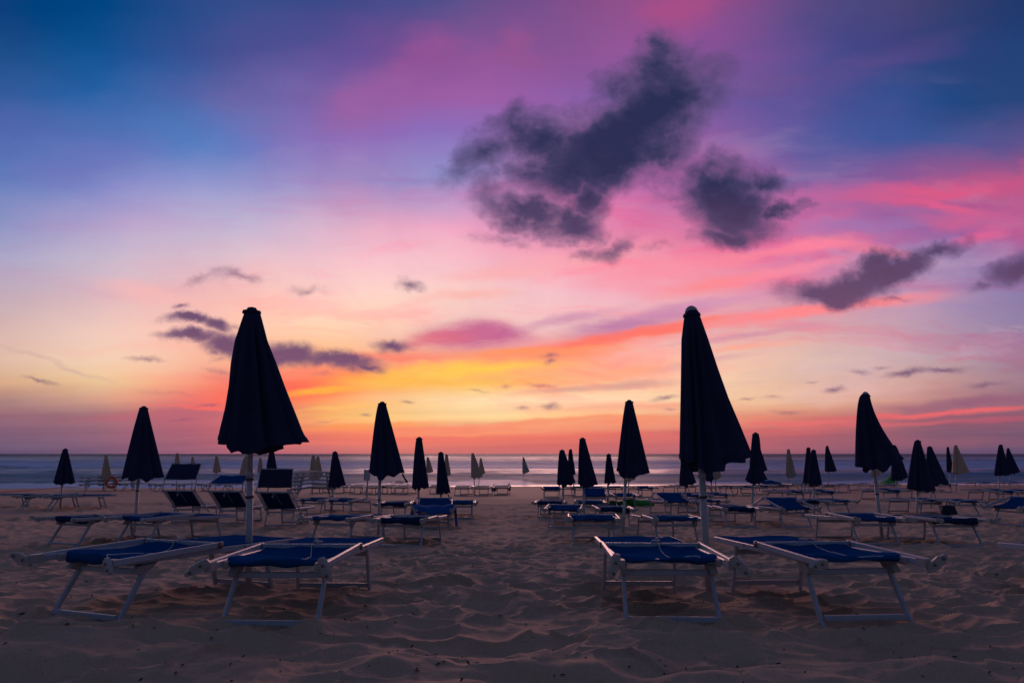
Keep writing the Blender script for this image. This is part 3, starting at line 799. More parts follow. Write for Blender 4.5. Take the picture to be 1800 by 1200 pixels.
GB, GC = 'blue sun loungers set out in rows on the sand', 'cream sun loungers near the waterline'
def build_loungers():
    # the four in front, each with its own cords and cloth folds
    front = [
        (75, 215, 1080, 1095, 20, .035, 31, 'blue sun lounger at the far left front, turned outward with bracket over bare sand' , .036, (23, -30)),
        (390, 552, 1101, 1103, 1, .030, 42, 'blue sun lounger in front of the left big umbrella pole, cord trailing over its lip', .016, (-35, -60)),
        (1098, 1272, 1095, 1096, 2, .028, 53, 'blue sun lounger beside the central walkway, left of the right big umbrella pole', .006, (-75, -50)),
        (1448, 1604, 1092, 1092, -4, .032, 64, 'blue sun lounger right of the right big umbrella pole, bracket jutting to the right', .008, (-10, 38)),
    ]
    for nl, nr, y1, y2, rot, apex, seed, lab, lip, hk in front:
        o = make_lounger('sun_lounger', apex, .0, cords=True, seed=seed, lip=lip, hooks=hk)
        tag(place(o, nl, nr, y1, rot, y2=y2), lab, 'sun lounger', GB)
    # kind, near left foot x, near right foot x, foot y, heading, label
    rows = [
        ('Q', 72, 144, 958, 20, 'outer blue lounger of the pair behind the far left front lounger'),
        ('P', 192, 264, 958, 20, 'blue lounger under the tall navy umbrella left of the left big one'),
        ('P', 540, 613, 958, 10, 'blue lounger left of the second row umbrella pole, behind the left big umbrella pair'),
        ('Q', 664, 740, 962, 4, 'blue lounger right of the second row umbrella pole, near the central walkway'),
        ('P', 1007, 1083, 960, 3, 'second row blue lounger right of the walkway, standing left of its umbrella pole'),
        ('P', 1156, 1232, 960, -3, 'second row blue lounger partly behind the right big umbrella pole'),
        ('P', 1507, 1588, 959, -1, 'blue lounger left of the leaning umbrella pole on the right, wind-creased cloth'),
        ('Q', 1652, 1735, 962, 0, 'blue lounger right of the leaning umbrella pole, big white bracket at its right corner'),
        ('Q', 20, 50, 894, 45, 'left one of two turned blue loungers under the small far left umbrella'),
        ('P', 68, 100, 895, 45, 'right one of two turned blue loungers under the small far left umbrella'),
        ('D', -70, -40, 892, 45, 'blue lounger cut by the left edge of the photo'),
        ('P', 527, 559, 904, 15, 'small blue lounger directly right of the third raised chair'),
        ('P', 578, 611, 906, 15, 'small blue lounger with narrow blue umbrella pole behind its head end'),
        ('Q', 666, 711, 914, 8, 'dark lounger seen behind the second row umbrella pole left of the towel lounger'),
        ('B', 738, 786, 929, 0, 'blue lounger with a blue towel hung over its head end'),
        ('Q', 730, 766, 913, -2, 'blue lounger half hidden directly behind the towel lounger'),
        ('P', 792, 826, 912, 0, 'blue lounger beside the walkway, right of and behind the towel lounger'),
        ('P', 960, 982, 876, 4, 'lone small grey-blue lounger right of the walkway near smooth sand'),
        ('P', 1008, 1030, 873, -12, 'small blue lounger behind the tall umbrella right of the walkway'),
        ('P', 1040, 1062, 874, -6, 'small blue lounger behind the lounger with the raised blue panel'),
        ('B', 1033, 1062, 893, 2, 'blue lounger with raised shade panel left of the green inflatable'),
        ('P', 1072, 1095, 872, -8, 'small blue lounger just beyond the green inflatable, left of the second row umbrella pole'),
        ('P', 1125, 1148, 874, -12, 'small blue lounger standing alone beyond the right end of the green inflatable'),
        ('P', 1088, 1115, 893, -8, 'blue lounger standing in front of the green inflatable'),
        ('Q', 948, 985, 911, 0, 'dark lounger nearest the walkway, left end of the third row on the right'),
        ('P', 966, 1013, 928, 4, 'blue lounger beside the walkway just in front of the dark one'),
        ('P', 1020, 1058, 911, 0, 'blue lounger behind the pole of the tall middle umbrella right of the walkway'),
        ('Q', 1060, 1105, 928, 0, 'dark lounger behind the pole of the second row umbrella right of the walkway'),
        ('B', 1175, 1210, 908, -6, 'blue lounger with tented shade right of the green inflatable'),
        ('P', 1233, 1268, 907, -8, 'blue lounger directly behind the right big umbrella pole, right of the tented one'),
        ('P', 1200, 1232, 893, -8, 'blue lounger behind the tented one, left of the right big umbrella pole'),
        ('P', 1253, 1283, 891, -10, 'blue lounger just right of the ring on the right big umbrella pole'),
        ('D', 1192, 1215, 868, -12, 'left lounger of the far blue row behind the right big umbrella pole'),
        ('D', 1232, 1254, 868, -12, 'far blue lounger hidden partly by the right big umbrella pole'),
        ('P', 1268, 1291, 870, -10, 'far blue lounger first to the right of the big umbrella pole'),
        ('P', 1304, 1330, 871, -8, 'far blue lounger left of the ruffled umbrella pole, with foot bar showing'),
        ('P', 1331, 1353, 869, -8, 'far blue lounger just right of the ruffled umbrella pole'),
        ('P', 1366, 1389, 866, -8, 'far blue lounger under the single cream umbrella on the right'),
        ('P', 1412, 1434, 866, -10, 'far blue lounger behind the twin navy umbrella poles'),
        ('D', 1448, 1471, 866, -8, 'far blue lounger right of the twin navy umbrellas'),
        ('D', 1475, 1498, 865, -8, 'far blue lounger midway between the twin navy umbrellas and the leaning one'),
        ('D', 1513, 1536, 863, -6, 'far blue lounger left of the leaning umbrella pole'),
        ('P', 1556, 1579, 865, -6, 'far blue lounger in front of the bright green cloth'),
        ('Q', 1281, 1329, 927, -4, 'dark lounger at the foot of the ruffled umbrella'),
        ('B', 1375, 1432, 927, -8, 'blue lounger with tented shade right of the ruffled umbrella pole'),
        ('P', 1389, 1418, 884, -14, 'blue lounger left of the twin navy umbrella poles, pale rail at its side'),
        ('P', 1441, 1470, 884, -12, 'blue lounger right of the twin navy umbrella poles'),
        ('Q', 1412, 1446, 906, -14, 'dark blue lounger behind the right tented lounger'),
        ('P', 1463, 1498, 907, -12, 'blue lounger right of the dark one behind the right tented lounger'),
        ('P', 1559, 1585, 881, -3, 'blue lounger standing behind the leaning umbrella pole'),
        ('P', 1621, 1649, 880, 0, 'blue lounger below the right pair of overlapping navy umbrellas, in the back'),
        ('P', 1622, 1661, 905, 0, 'blue lounger with dark bag beside it, under the overlapping navy umbrellas'),
        ('P', 1687, 1724, 908, 0, 'blue lounger right of the dark bag'),
        ('P', 1652, 1679, 865, 0, 'far blue lounger under the navy and cream umbrella pair on the right'),
        ('P', 1760, 1787, 883, -4, 'blue lounger with long white rails in front of the far right umbrella pole'),
        ('D', 1796, 1824, 882, -4, 'blue lounger cut by the right edge, beside the far right umbrella pair'),
        ('D', 1722, 1746, 858, 0, 'far blue lounger nearest the water left of the far right umbrella pole'),
        ('D', 1774, 1797, 858, 0, 'far blue lounger nearest the water right of the far right umbrella pole'),
    ]
    for i, (kind, nl, nr, y, rot, lab) in enumerate(rows):
        if kind == 'P': kind = 'PRSPSR'[(i*5 + i//4) % 6]
        rot += 5*math.sin(i*12.9)*(1 if y < 950 else .3)
        tag(place(get(kind), nl, nr, y, rot), lab, 'sun lounger', GB)
    # two at the right edge, partly outside the frame
    o = get('D'); o.location = Vector((4.52, 5.05, T(5.2) + .0)); o.rotation_euler = (math.atan2(T(6)-T(4.6), 1.4), 0, math.radians(2)); LOUNGERS.append(o)
    tag(o, 'near blue lounger cut by the right edge, only a white rail end showing', 'sun lounger', GB)
    o = get('B'); tag(place(o, 1752, 1790, 923, 68), 'lounger with raised white arm seen from the side at the right edge', 'sun lounger', GB)
    # three chairs with raised backs and little sunshades
    raised = [  # navy puts shade into panels turned from the bright sky; same cloth
        (300, 346, 918, .25, .42, 58, M['navy'], 'leftmost raised-back chair, its dark shade tipped up, behind the left front lounger'),
        (381, 427, 921, .17, .44, 22, M['blue'], 'middle raised-back chair with bright blue shade tipped level'),
        (465, 512, 925, .09, .40, 82, M['navy'], 'right raised-back chair with upright dark shade, just right of the big umbrella pole'),
    ]
    for i, (nl, nr, y, gap, ln, ang, fm, lab) in enumerate(raised):
        o = make_raised('sun_lounger', gap, ln, ang, fm, i + 1)
        tag(place(o, nl, nr, y, 3, yfoot=-.28), lab, 'sun lounger', 'raised-back loungers with sunshades')
    cream = [
        (800, 821, 871, 6, 'cream lounger left of the double cream umbrella beside the walkway'),
        (835, 856, 871, 6, 'cream lounger under the double cream umbrella beside the walkway'),
        (870, 891, 870, 4, 'cream lounger at the walkway end of the row, orange bag hung on it'),
        (755, 776, 868, 6, 'cream lounger between the two narrow navy umbrellas left of the walkway'),
        (693, 716, 869, 8, 'cream lounger behind the strap of the second row left umbrella'),
        (671, 691, 868, 8, 'cream lounger just right of the second row left umbrella pole'),
        (642, 662, 869, 8, 'cream lounger standing behind the small white sign post'),
        (614, 635, 868, 8, 'cream lounger left of the small white sign post'),
        (583, 604, 867, 8, 'cream lounger behind the small navy umbrella left of the sign'),
        (546, 566, 867, 8, 'cream lounger under the pair of cream umbrellas left of the small navy one'),
        (262, 283, 863, 38, 'cream lounger behind the leftmost raised-back chair, left one of the far row'),
        (303, 324, 863, 38, 'cream lounger seen between the shades of the left and middle raised chairs'),
        (349, 369, 863, 38, 'cream lounger behind the middle raised-back chair, left one'),
        (384, 404, 863, 38, 'cream lounger behind the middle raised-back chair, right one beside the pole'),
        (690, 708, 856, 8, 'cream lounger far out near the water behind the second row left umbrella'),
    ]
    for nl, nr, y, rot, lab in cream:
        tag(place(get('K'), nl, nr, y, rot), lab, 'sun lounger', GC)
    # loungers piled by the waterline on the left and next to the third raised chair
    for k, (nl, nr, y, rot, n, where) in enumerate(((139, 157, 862, 52, 3, 'left pile by the waterline'), (172, 190, 862, 52, 3, 'middle pile under the far left cream umbrella'), (206, 224, 861, 52, 1, ''))):
        for i in range(n):
            o = place(get('K'), nl, nr, y, rot, lift=.19*i)
            if n == 1: lab = 'cream lounger beside the orange life ring on the left'
            else: lab = 'cream lounger %s of the %s' % (('at the bottom', 'in the middle', 'on top')[i], where)
            tag(o, lab, 'sun lounger', GC)
    for i in range(5):
        o = place(get('K'), 506, 529, 874, 62, lift=.16*i)
        o.rotation_euler.y += math.radians(-6 + 2*i); o.rotation_euler.z += math.radians(3*i)
        tag(o, 'pale lounger, %s in the untidy pile right of the third raised chair' % ('lowest', 'second from the bottom', 'third from the bottom', 'second from the top', 'topmost')[i], 'sun lounger', 'piled pale loungers')

# ------------------------------------------------------------------ umbrellas
def umbrella(top, base, bl, br, mid, label, kind='navy', gl=.62, gr=1.0, cap='dark', ruffle=0, seed=0, ring=None, lprof=None, rprof=None, big=False, group=None, strap=None, tube_r=None, depth=None):
    B = on_ground(*base); D = B.y
    Tp = at_depth(top[0], top[1], D)
    BL, BR, MD = at_depth(bl[0], bl[1], D), at_depth(br[0], br[1], D), at_depth((bl[0]+br[0])/2, mid, D)
    root = empty('beach_umbrella', B)
    tag(root, label, 'umbrella', group or ('closed navy umbrellas' if kind == 'navy' else 'closed cream umbrellas'))
    axis = lambda z: B + (Tp - B)*((z - B.z)/(Tp.z - B.z))
    rel = lambda p: Vector(p) - B
    pr = tube_r or .027
    hz = Tp.z - B.z
    # pole: thicker lower tube, thinner upper tube
    zc = B.z + hz*.40
    m = MB(); m.tube([rel(axis(B.z - .12)), rel(axis(zc))], pr, 14 if big else 9); m.build('lower_pole', M['pole'], root)
    m = MB(); m.tube([rel(axis(zc - .1)), rel(axis(Tp.z - .06))], pr*.80, 14 if big else 9); m.build('upper_pole', M['pole'], root)
    m = MB(); m.tube([rel(axis(zc - .045)), rel(axis(zc + .012))], [pr*1.16, pr*1.1], 14 if big else 9); m.build('pole_collar', M['pole'], root)
    for rz in (ring or []):
        p = at_depth(base[0], rz, D)
        m = MB(); m.tube([rel(axis(p.z - .010)), rel(axis(p.z + .010))], pr*1.28, 14); m.build('pole_ring', M['band'], root)
    # canopy
    ztop = Tp.z - (.03 if big else .025)
    nt, na = (40, 112) if big else (22, 64)
    cap_r = .062
    L1, R1 = axis(BL.z).x - BL.x, BR.x - axis(BR.z).x
    L1, R1 = max(L1, .06), max(R1, .06)
    ph = random.Random(seed*7 + 3)
    p1, p2, p3 = (ph.uniform(0, 6.28) for _ in range(3))
    nf = 10 if big else 8
    def prof(t, a, b, g, tab):
        if tab: return b*float(np.interp(t, [q[0] for q in tab], [q[1] for q in tab]))
        return a + (b - a)*t**g
    def cpt(u, v):
        th = 2*PI*u; c, s_ = math.cos(th), math.sin(th)
        w = (1 + c)/2
        zb = BL.z*(1 - w) + BR.z*w
        dm = MD.z - (BL.z + BR.z)/2
        zb += dm*(1 - abs(c)**.85)
        scal = (.013 if big else .024)*math.cos(nf*th*1.0 + p1) + .010*math.cos(13*th + p2) + .010*math.cos(3*th + p3)
        zb += scal*(1 - abs(c)**2.5)
        z = ztop + (zb - ztop)*v
        A = axis(z)
        L, R = prof(v, cap_r, L1, gl, lprof), prof(v, cap_r, R1, gr, rprof)
        e = R*w + L*(1 - w) if abs(c) > 1e-6 else (R + L)/2
        ex = (R if c > 0 else L)
        dp = (cap_r + ((L1 + R1)*.5*.62 - cap_r)*v**.85) if depth is None else cap_r + (depth - cap_r)*v**.85
        fa = min(1, v*3.5)*(.36 + .12*math.sin(2*th + p2))
        fq = nf*th + (.9*math.sin(3*th + p2) + .5*math.sin(3*v + p1))*(1-abs(c))
        fold = .45*(.5 - .5*math.cos(fq)) + .65*abs(math.sin(fq/2))**9
        fold2 = (.5 - .5*math.cos(nf*2*th + p3 + 1.2*v))*.10*min(1, v*2)
        mlt = 1 - (fa*fold*(1 - .25*v) + fold2)*(1 - abs(c)**10)
        mlt *= 1 + .035*math.sin(7*v + 3*th + p2)*(1 - abs(c)**8)
        if ruffle:
            k = max(0, (v - .74)/.26)
            mlt *= 1 + ruffle*k*(1 + .35*math.cos(9*th + p1))
        return (A.x + ex*c*mlt - B.x, A.y + dp*s_*mlt - B.y, z - B.z)
    m = MB()
    m.grid(lambda u, v: cpt(u, v), na, nt)
    # flat top disc under the cap
    n0 = len(m.v)
    can = m.build('canopy', M['navy'] if kind == 'navy' else M['cream'], root)
    # hem: a doubled band hanging at the edge, with the ribs' ends showing
    m = MB()
    def hem(u, v):
        p = Vector(cpt(u, 1.0)); q = Vector(cpt(u, .97))
        o = (p - Vector((axis(B.z + p.z).x - B.x, 0, p.z)))
        o.z = 0
        o = o.normalized()*.004 if o.length > 1e-6 else o
        return q + (p - q)*v*1.25 + o
    m.grid(hem, na, 2); m.build('hem', M['navy'] if kind == 'navy' else M['cream'], can)
    # cap
    m = MB()
    tz = Tp.z - B.z; tx = Tp.x - B.x
    if cap == 'white':
        m.tube([(tx, 0, tz - .055), (tx, 0, tz - .03), (tx, 0, tz - .005), (tx, 0, tz + .012), (tx, 0, tz + .02)], [.058, .056, .045, .026, .004], 16)
        m.build('cap', M['plastic'], root)
        m = MB(); m.tube([(tx + .002, 0, tz - .075), (tx, 0, tz - .05)], [.078, .070], 16); m.build('cap_flange', M['navy'], root)
    else:
        m.tube([(tx, 0, tz - .062), (tx, 0, tz - .05), (tx, 0, tz - .028), (tx, 0, tz - .02), (tx, 0, tz), (tx, 0, tz + .008)], [.060, .080, .076, .046, .036, .006], 16)
        m.build('cap', M['navy'] if kind == 'navy' else M['cream'], root)
    # ribs inside, seen at the hem
    if big:
        for k in range(8):
            u = (k + .5)/8
            p0, p1_ = Vector(cpt(u, .02)), Vector(cpt(u, .985))
            ax = rel(axis(B.z + p1_.z)); q = ax + (p1_ - ax)*.72; q.z += .03
            a0 = rel(axis(B.z + p0.z)); a0 = a0 + (p0 - a0)*.5
            m = MB(); m.tube([a0, a0.lerp(q, .5) , q], .006, 6); m.build('rib', M['bolt'], root)
    if strap:
        pts = [rel(at_depth(x, y, D)) for x, y in strap]
        m = MB()
        for a, b in zip(pts, pts[1:]): m.beam(a, b, .03, .006, up=(0, 1, 0))
        m.build('tie_strap', M['navy'], root)
    return root

LP1 = [(0, .2), (.04, .26), (.23, .53), (.41, .65), (.59, .70), (.76, .80), (.94, .965), (1, 1)]
RP1 = [(0, .13), (.04, .16), (.12, .21), (.23, .275), (.41, .44), (.59, .59), (.76, .745), (.94, .91), (1, 1)]
LP2 = [(0, .30), (.03, .36), (.2, .58), (.6, .79), (.95, .98), (1, 1)]
RP2 = [(0, .13), (.03, .16), (.2, .30), (.4, .45), (.6, .615), (.8, .82), (.97, .985), (1, 1)]
def build_umbrellas():
    umbrella((443, 541), (437, 1034), (385, 771), (542, 775), 800, 'big navy umbrella with dark cap on the left, flaring to the right', lprof=LP1, rprof=RP1, big=True, ring=[842, 873], seed=1, tube_r=.0275)
    u2 = umbrella((1215, 541), (1246, 1036), (1195, 804), (1322, 802), 833, 'big navy umbrella with pale rounded cap on the right, pole leaning', lprof=LP2, rprof=RP2, big=True, cap='white', ring=[873], seed=2, tube_r=.0285)
    N = [
        ((253, 714), (236, 940), (215, 838), (288, 838), 844, 'tall navy umbrella left of the left big one, flat knob on top', dict(gl=.8, ring=[862])),
        ((672, 706), (665, 941), (649, 828), (711, 830), 841, 'second row navy umbrella left of the walkway with a loose strap', dict(gl=.6, strap=[(707, 832), (711, 840), (716, 847)], ring=[878])),
        ((1106, 703), (1095, 940), (1084, 826), (1142, 830), 842, 'second row navy umbrella right of the walkway, before the green inflatable', dict(gl=.7, ring=[878])),
        ((1521, 690), (1551, 948), (1504, 818), (1588, 806), 830, 'leaning navy umbrella on the right with pale cap, blown far to the right', dict(gr=1.75, gl=.55, cap='white', ring=[868])),
        ((115, 788), (106, 891), (95, 848), (132, 848), 851, 'small navy umbrella at the far left over the two turned loungers', dict(gl=.8)),
        ((737, 768), (735, 918), (724, 857), (754, 856), 860, 'narrow navy umbrella behind the lounger with the towel', dict(gl=.6)),
        ((775, 794), (775, 903), (767, 866), (792, 865), 868, 'small narrow navy umbrella nearest the walkway on its left side', dict(gl=.6, strap=[(787, 868), (791, 876)])),
        ((589, 793), (583, 900), (577, 855), (608, 852), 857, 'small navy umbrella behind the two small loungers left of the sign', dict(gl=.7)),
        ((478, 790), (468, 898), (464, 850), (491, 848), 852, 'navy umbrella hidden between the left big umbrella and the upright shade', dict()),
        ((988, 790), (991, 901), (979, 851), (1012, 848), 856, 'leftmost navy umbrella right of the walkway, over the dark lounger', dict(gl=.6)),
        ((1003, 789), (1010, 868), (998, 832), (1012, 833), 834, 'thin distant navy umbrella between two nearer ones right of the walkway', dict()),
        ((1024, 769), (1027, 915), (1016, 849), (1051, 851), 858, 'tall middle navy umbrella of the cluster right of the walkway', dict(gl=.5, ring=[885])),
        ((1070, 797), (1068, 888), (1062, 848), (1083, 848), 850, 'small navy umbrella just left of the second row umbrella, green inflatable at its foot', dict(gl=.7)),
        ((1203, 797), (1206, 893), (1194, 850), (1224, 848), 855, 'navy umbrella below the left hem of the right big umbrella', dict(gl=.6)),
        ((1246, 790), (1252, 872), (1240, 844), (1254, 841), 847, 'navy umbrella mostly hidden by the right big umbrella pole', dict()),
        ((1328, 760), (1321, 916), (1316, 842), (1339, 842), 852, 'navy umbrella with ruffled bound hem right of the right big umbrella', dict(gl=.5, gr=.5, ruffle=.55)),
        ((1334, 785), (1335, 862), (1325, 827), (1349, 826), 829, 'distant navy umbrella peeping out behind the ruffled one', dict()),
        ((1421, 786), (1411, 884), (1414, 848), (1431, 848), 850, 'left one of the twin navy umbrellas with crossing tops', dict(gl=.8)),
        ((1430, 790), (1431, 893), (1420, 850), (1445, 850), 854, 'right one of the twin navy umbrellas with crossing tops', dict(gl=.7)),
        ((1454, 783), (1456, 857), (1450, 827), (1471, 827), 829, 'small navy umbrella standing alone near the water right of the twins', dict(gl=.4)),
        ((1572, 782), (1576, 872), (1567, 841), (1596, 838), 846, 'navy umbrella tucked under the right side of the leaning one', dict(gr=.8)),
        ((1613, 773), (1612, 912), (1595, 856), (1644, 860), 863, 'front umbrella of the overlapping navy pair on the right', dict(gl=.7)),
        ((1634, 784), (1637, 893), (1628, 845), (1668, 850), 853, 'rear umbrella of the overlapping navy pair on the right', dict(gl=.6)),
        ((1666, 785), (1671, 858), (1664, 828), (1677, 828), 830, 'thin navy umbrella standing against the right cream umbrella', dict()),
        ((1759, 781), (1755, 873), (1749, 833), (1776, 834), 836, 'front umbrella of the navy pair at the right edge', dict(gl=.6)),
        ((1772, 787), (1776, 855), (1768, 830), (1793, 829), 833, 'rear umbrella of the navy pair at the right edge', dict()),
    ]
    for i, (t, b, l, r, md, lab, kw) in enumerate(N):
        umbrella(t, b, l, r, md, lab, seed=i + 5, **kw)
    Cc = [
        ((187, 799), (181, 862), (178, 839), (197, 839), 842, 'cream umbrella at the far left above the piled loungers', {}),
        ((312, 796), (310, 862), (304, 836), (320, 836), 838, 'cream umbrella left of two rising behind the leftmost raised chair', {}),
        ((339, 803), (337, 862), (333, 838), (346, 838), 840, 'cream umbrella right of two rising behind the leftmost raised chair', {}),
        ((381, 801), (379, 860), (374, 829), (389, 828), 831, 'cream umbrella above the bright blue shade of the middle raised chair', {}),
        ((433, 801), (432, 866), (420, 838), (440, 838), 840, 'cream umbrella mostly hidden behind the left big umbrella pole', {}),
        ((458, 804), (457, 858), (452, 830), (463, 830), 832, 'narrow cream umbrella just right of the left big umbrella pole', {}),
        ((551, 800), (549, 870), (543, 841), (562, 841), 843, 'front cream umbrella of the pair left of the small navy umbrella', {}),
        ((559, 802), (562, 866), (554, 838), (568, 836), 840, 'rear cream umbrella of the pair left of the small navy umbrella', {}),
        ((752, 803), (752, 860), (749, 829), (762, 829), 831, 'cream umbrella right of the narrow navy umbrella behind the towel', {}),
        ((785, 798), (785, 862), (781, 834), (793, 834), 836, 'cream umbrella behind the small narrow navy one beside the walkway', {}),
        ((831, 796), (835, 869), (828, 838), (848, 838), 841, 'front cream umbrella of the pair left of the walkway', {}),
        ((845, 805), (841, 858), (842, 836), (853, 831), 838, 'rear cream umbrella of the pair left of the walkway', {}),
        ((920, 803), (921, 850), (918, 830), (931, 829), 833, 'lone cream umbrella at the waterline in the middle of the walkway', {}),
        ((1107, 795), (1104, 874), (1102, 844), (1117, 842), 846, 'cream umbrella showing only below the second row navy one', {}),
        ((1258, 790), (1258, 868), (1250, 840), (1268, 838), 843, 'cream umbrella showing below the right hem of the right big umbrella', {}),
        ((1386, 789), (1387, 864), (1381, 832), (1400, 837), 840, 'single yellowish cream umbrella left of the twin navy umbrellas', {}),
        ((1540, 790), (1535, 860), (1531, 834), (1549, 833), 838, 'cream umbrella showing beneath the leaning navy umbrella', {}),
        ((1680, 782), (1681, 864), (1675, 830), (1704, 829), 833, 'cream umbrella on the right beside the thin navy one', dict(gl=.4)),
    ]
    for i, (t, b, l, r, md, lab, kw) in enumerate(Cc):
        kw.setdefault('gl', .65)
        umbrella(t, b, l, r, md, lab, kind='cream', seed=i + 50, tube_r=.022, **kw)
    return u2

# ------------------------------------------------------------------ other things on the beach
def build_things():
    # towel over the head end of a lounger
    L = next(o for o in LOUNGERS if 'blue towel hung' in o.get('label', ''))
    mw = L.matrix_basis
    def tw(u, v):
        a = -.62 + 1.22*u                     # across, along the cloth
        half = .385
        if abs(a) <= half: x, z = a, .455 - .015*math.cos(6*a)
        else:
            k = abs(a) - half; sgn = 1 if a > 0 else -1
            drop = 1.75 if sgn > 0 else 1.0
            x = sgn*(half + .05 + .16*k); z = .44 - k*drop
        y = -.93 + .42*v + .05*(u - .5)
        if a > half: y = -.88 + .26*v + .10*(a - half)
        z += .014*math.sin(14*v + 5*u) + .012*math.sin(23*u + 4*v)
        x += .02*math.sin(9*v + 2*u)
        if v < .18 and abs(a) < half: z -= .14*(1 - v/.18)
        return mw @ Vector((x, y, z))
    m = MB(); m.grid(tw, 44, 18, thick=.010)
    tag(m.build('beach_towel', M['towel']), 'bright blue towel draped over the head end of a lounger left of the walkway', 'towel')
    # sign on a post
    b = on_ground(645, 874); root = empty('notice_board', b)
    tag(root, 'small white notice board on a pale post behind the second row left umbrella', 'sign')
    D = b.y
    tp = at_depth(646, 825, D) - b
    m = MB(); m.beam((0, 0, -.1), (0, 0, tp.z - .1), .06, .05, up=(0, 1, 0)); m.build('post', M['pole'], root)
    w = 11/1200*D/2; zb = (at_depth(646, 844, D) - b).z
    m = MB(); m.beam((-w + tp.x, -.045, (tp.z + zb)/2), (w + tp.x, -.045, (tp.z + zb)/2), .03, tp.z - zb); bd = m.build('board', M['board'], root)
    m = MB()
    rr = random.Random(4)
    for i in range(7):
        zz = tp.z - .07 - i*(tp.z - zb - .1)/7
        x0 = -w*.75; 
        while x0 < w*.6:
            l = rr.uniform(.03, .1); m.beam((x0 + tp.x, -.0615, zz), (min(x0 + l, w*.75) + tp.x, -.0615, zz), .004, .018, ch=.05); x0 += l + .03
    m.build('faded_lettering', M['ink'], bd)
    # green inflatable
    c = on_ground(1112, 889); sc = c.y/1200
    pts, rs = [], []
    for i in range(29):
        q = i/28
        px = 1068 + 83*q
        env = min(1, (q*(1-q)*4)**.25)*(.90 + .10*math.sin(15*q + 1.0))
        r = max(.03, (6.3 + 1.2*math.sin(9*q+2))*sc*env*1.0)
        rs.append(r)
        p = on_ground(px, 889); pts.append(Vector((p.x, c.y + .12*math.sin(7*q), T(c.y) + r*.9)))
    m = MB(); m.tube(pts, rs, 18)
    root = empty('inflatable_float', c); tag(root, 'long green inflatable float lying on the sand behind a blue lounger', 'inflatable')
    ob = m.build('float_body', M['green'], root); ob.location = -c
    m = MB(); m.tube([pts[25] + Vector((0, -.05, rs[25]*.8)), pts[25] + Vector((0, -.08, rs[25] + .03))], .02, 8); v = m.build('valve', M['band'], root); v.location = -c
    for k in (8, 15, 21):
        m = MB(); n = 16
        m.tube([pts[k] + Vector((.0, math.cos(2*PI*i/n)*rs[k]*1.01, math.sin(2*PI*i/n)*rs[k]*1.01)) for i in range(n+1)], .012, 6)
        sm = m.build('seam', M['green'], root); sm.location = -c
    # orange life ring standing against the loungers
    c = at_depth(202, 847, on_ground(202, 864).y); c.y -= .3
    R = 8.2/1200*c.y
    m = MB(); m.tube([c + Vector((R*math.cos(a)*.85, .1*math.cos(a), R*math.sin(a))) for a in [2*PI*i/28 for i in range(29)]], R*.30, 12, caps=False)
    root = empty('life_ring', c); tag(root, 'orange life ring hung at the piled cream loungers on the left', 'life ring')
    o = m.build('ring', M['orange'], root); o.location = -c
    for k in range(4):
        a0 = PI/4 + k*PI/2
        m = MB(); m.tube([c + Vector((R*math.cos(a)*.85, .1*math.cos(a), R*math.sin(a))) for a in (a0 - .14, a0, a0 + .14)], R*.315, 12)
        o = m.build('reflective_band', M['cream'], root); o.location = -c
    # orange rope across the smooth sand on the left
    pts = []
    for i in range(30):
        q = i/29; px = -30 + 175*q; py = 870 - 14.5*q - 1.5*math.sin(PI*q)
        p = on_ground(px, py); pts.append(p + Vector((0, 0, .035 + .01*math.sin(9*q))))
    m = MB(); m.tube(pts, .024, 6)
    tag(m.build('rope', M['rope']), 'orange-brown rope lying across the smooth sand at the left', 'rope')
    # orange bag and grey cloth hanging on the cream lounger by the walkway
    D = on_ground(893, 869).y + .2
    def hang(px0, px1, py0, py1, name, mat, lab, cat, strapy=None):
        a, b2 = at_depth(px0, py0, D), at_depth(px1, py1, D)
        w, h = b2.x - a.x, a.z - b2.z
        root = empty(name, ((a.x + b2.x)/2, D - .1, b2.z)); tag(root, lab, cat)
        m = MB()
        def sack(u, v):
            th = 2*PI*u; c, s_ = math.cos(th), math.sin(th)
            r = 1/((abs(c)**3.2 + abs(s_)**3.2)**(1/3.2))
            k = (.30 + .70*min(1, v*9))*(1 - .22*v**2)*(1 if v < .93 else max(.05, (1 - v)/.07))
            return (w*.5*k*r*c + .03*w*math.sin(9*v + 3*th), w*.24*k*r*s_, h*(v - .03*math.cos(3*th)*v))
        m.grid(sack, 28, 16)
        m.build('body', mat, root)
        m = MB(); m.tube([(-w*.12, 0, h), (-w*.1, .02, h*1.25), (w*.1, .02, h*1.25), (w*.12, 0, h)], .012, 6); m.build('strap', mat, root)
    hang(892, 898, 851, 862, 'beach_bag', M['orange'], 'small orange bag hanging from the last cream lounger by the walkway', 'bag')
    hang(864, 873, 853, 863, 'hanging_clothes', M['grey'], 'bundle of grey clothes hanging between two cream loungers by the walkway', 'clothes')
    D = on_ground(1668, 912).y
    hang(1650, 1677, 887, 905, 'beach_bag', M['bag'], 'dark blue bag hanging between two loungers under the overlapping umbrellas', 'bag')
    # low blue dinghy with orange side, near the water
    c = on_ground(1358, 857); D = c.y
    p0, p1 = at_depth(1338, 850, D), at_depth(1381, 850, D)
    root = empty('inflatable_boat', c); tag(root, 'low blue covered boat with orange side near the water right of the ruffled umbrella', 'boat')
    ln = (p1.x - p0.x); hh = at_depth(0, 842, D).z - c.z
    def hull(u, v):
        x = (u - .5)*ln; k = (1 - abs(2*u - 1)**2.5)
        th = PI*v
        return (x, -.55*k*math.cos(th), .02 + hh*.55*math.sin(th)**.6*(.5 + .5*k))
    m = MB(); m.grid(hull, 24, 12); m.build('hull', M['orange'], root)
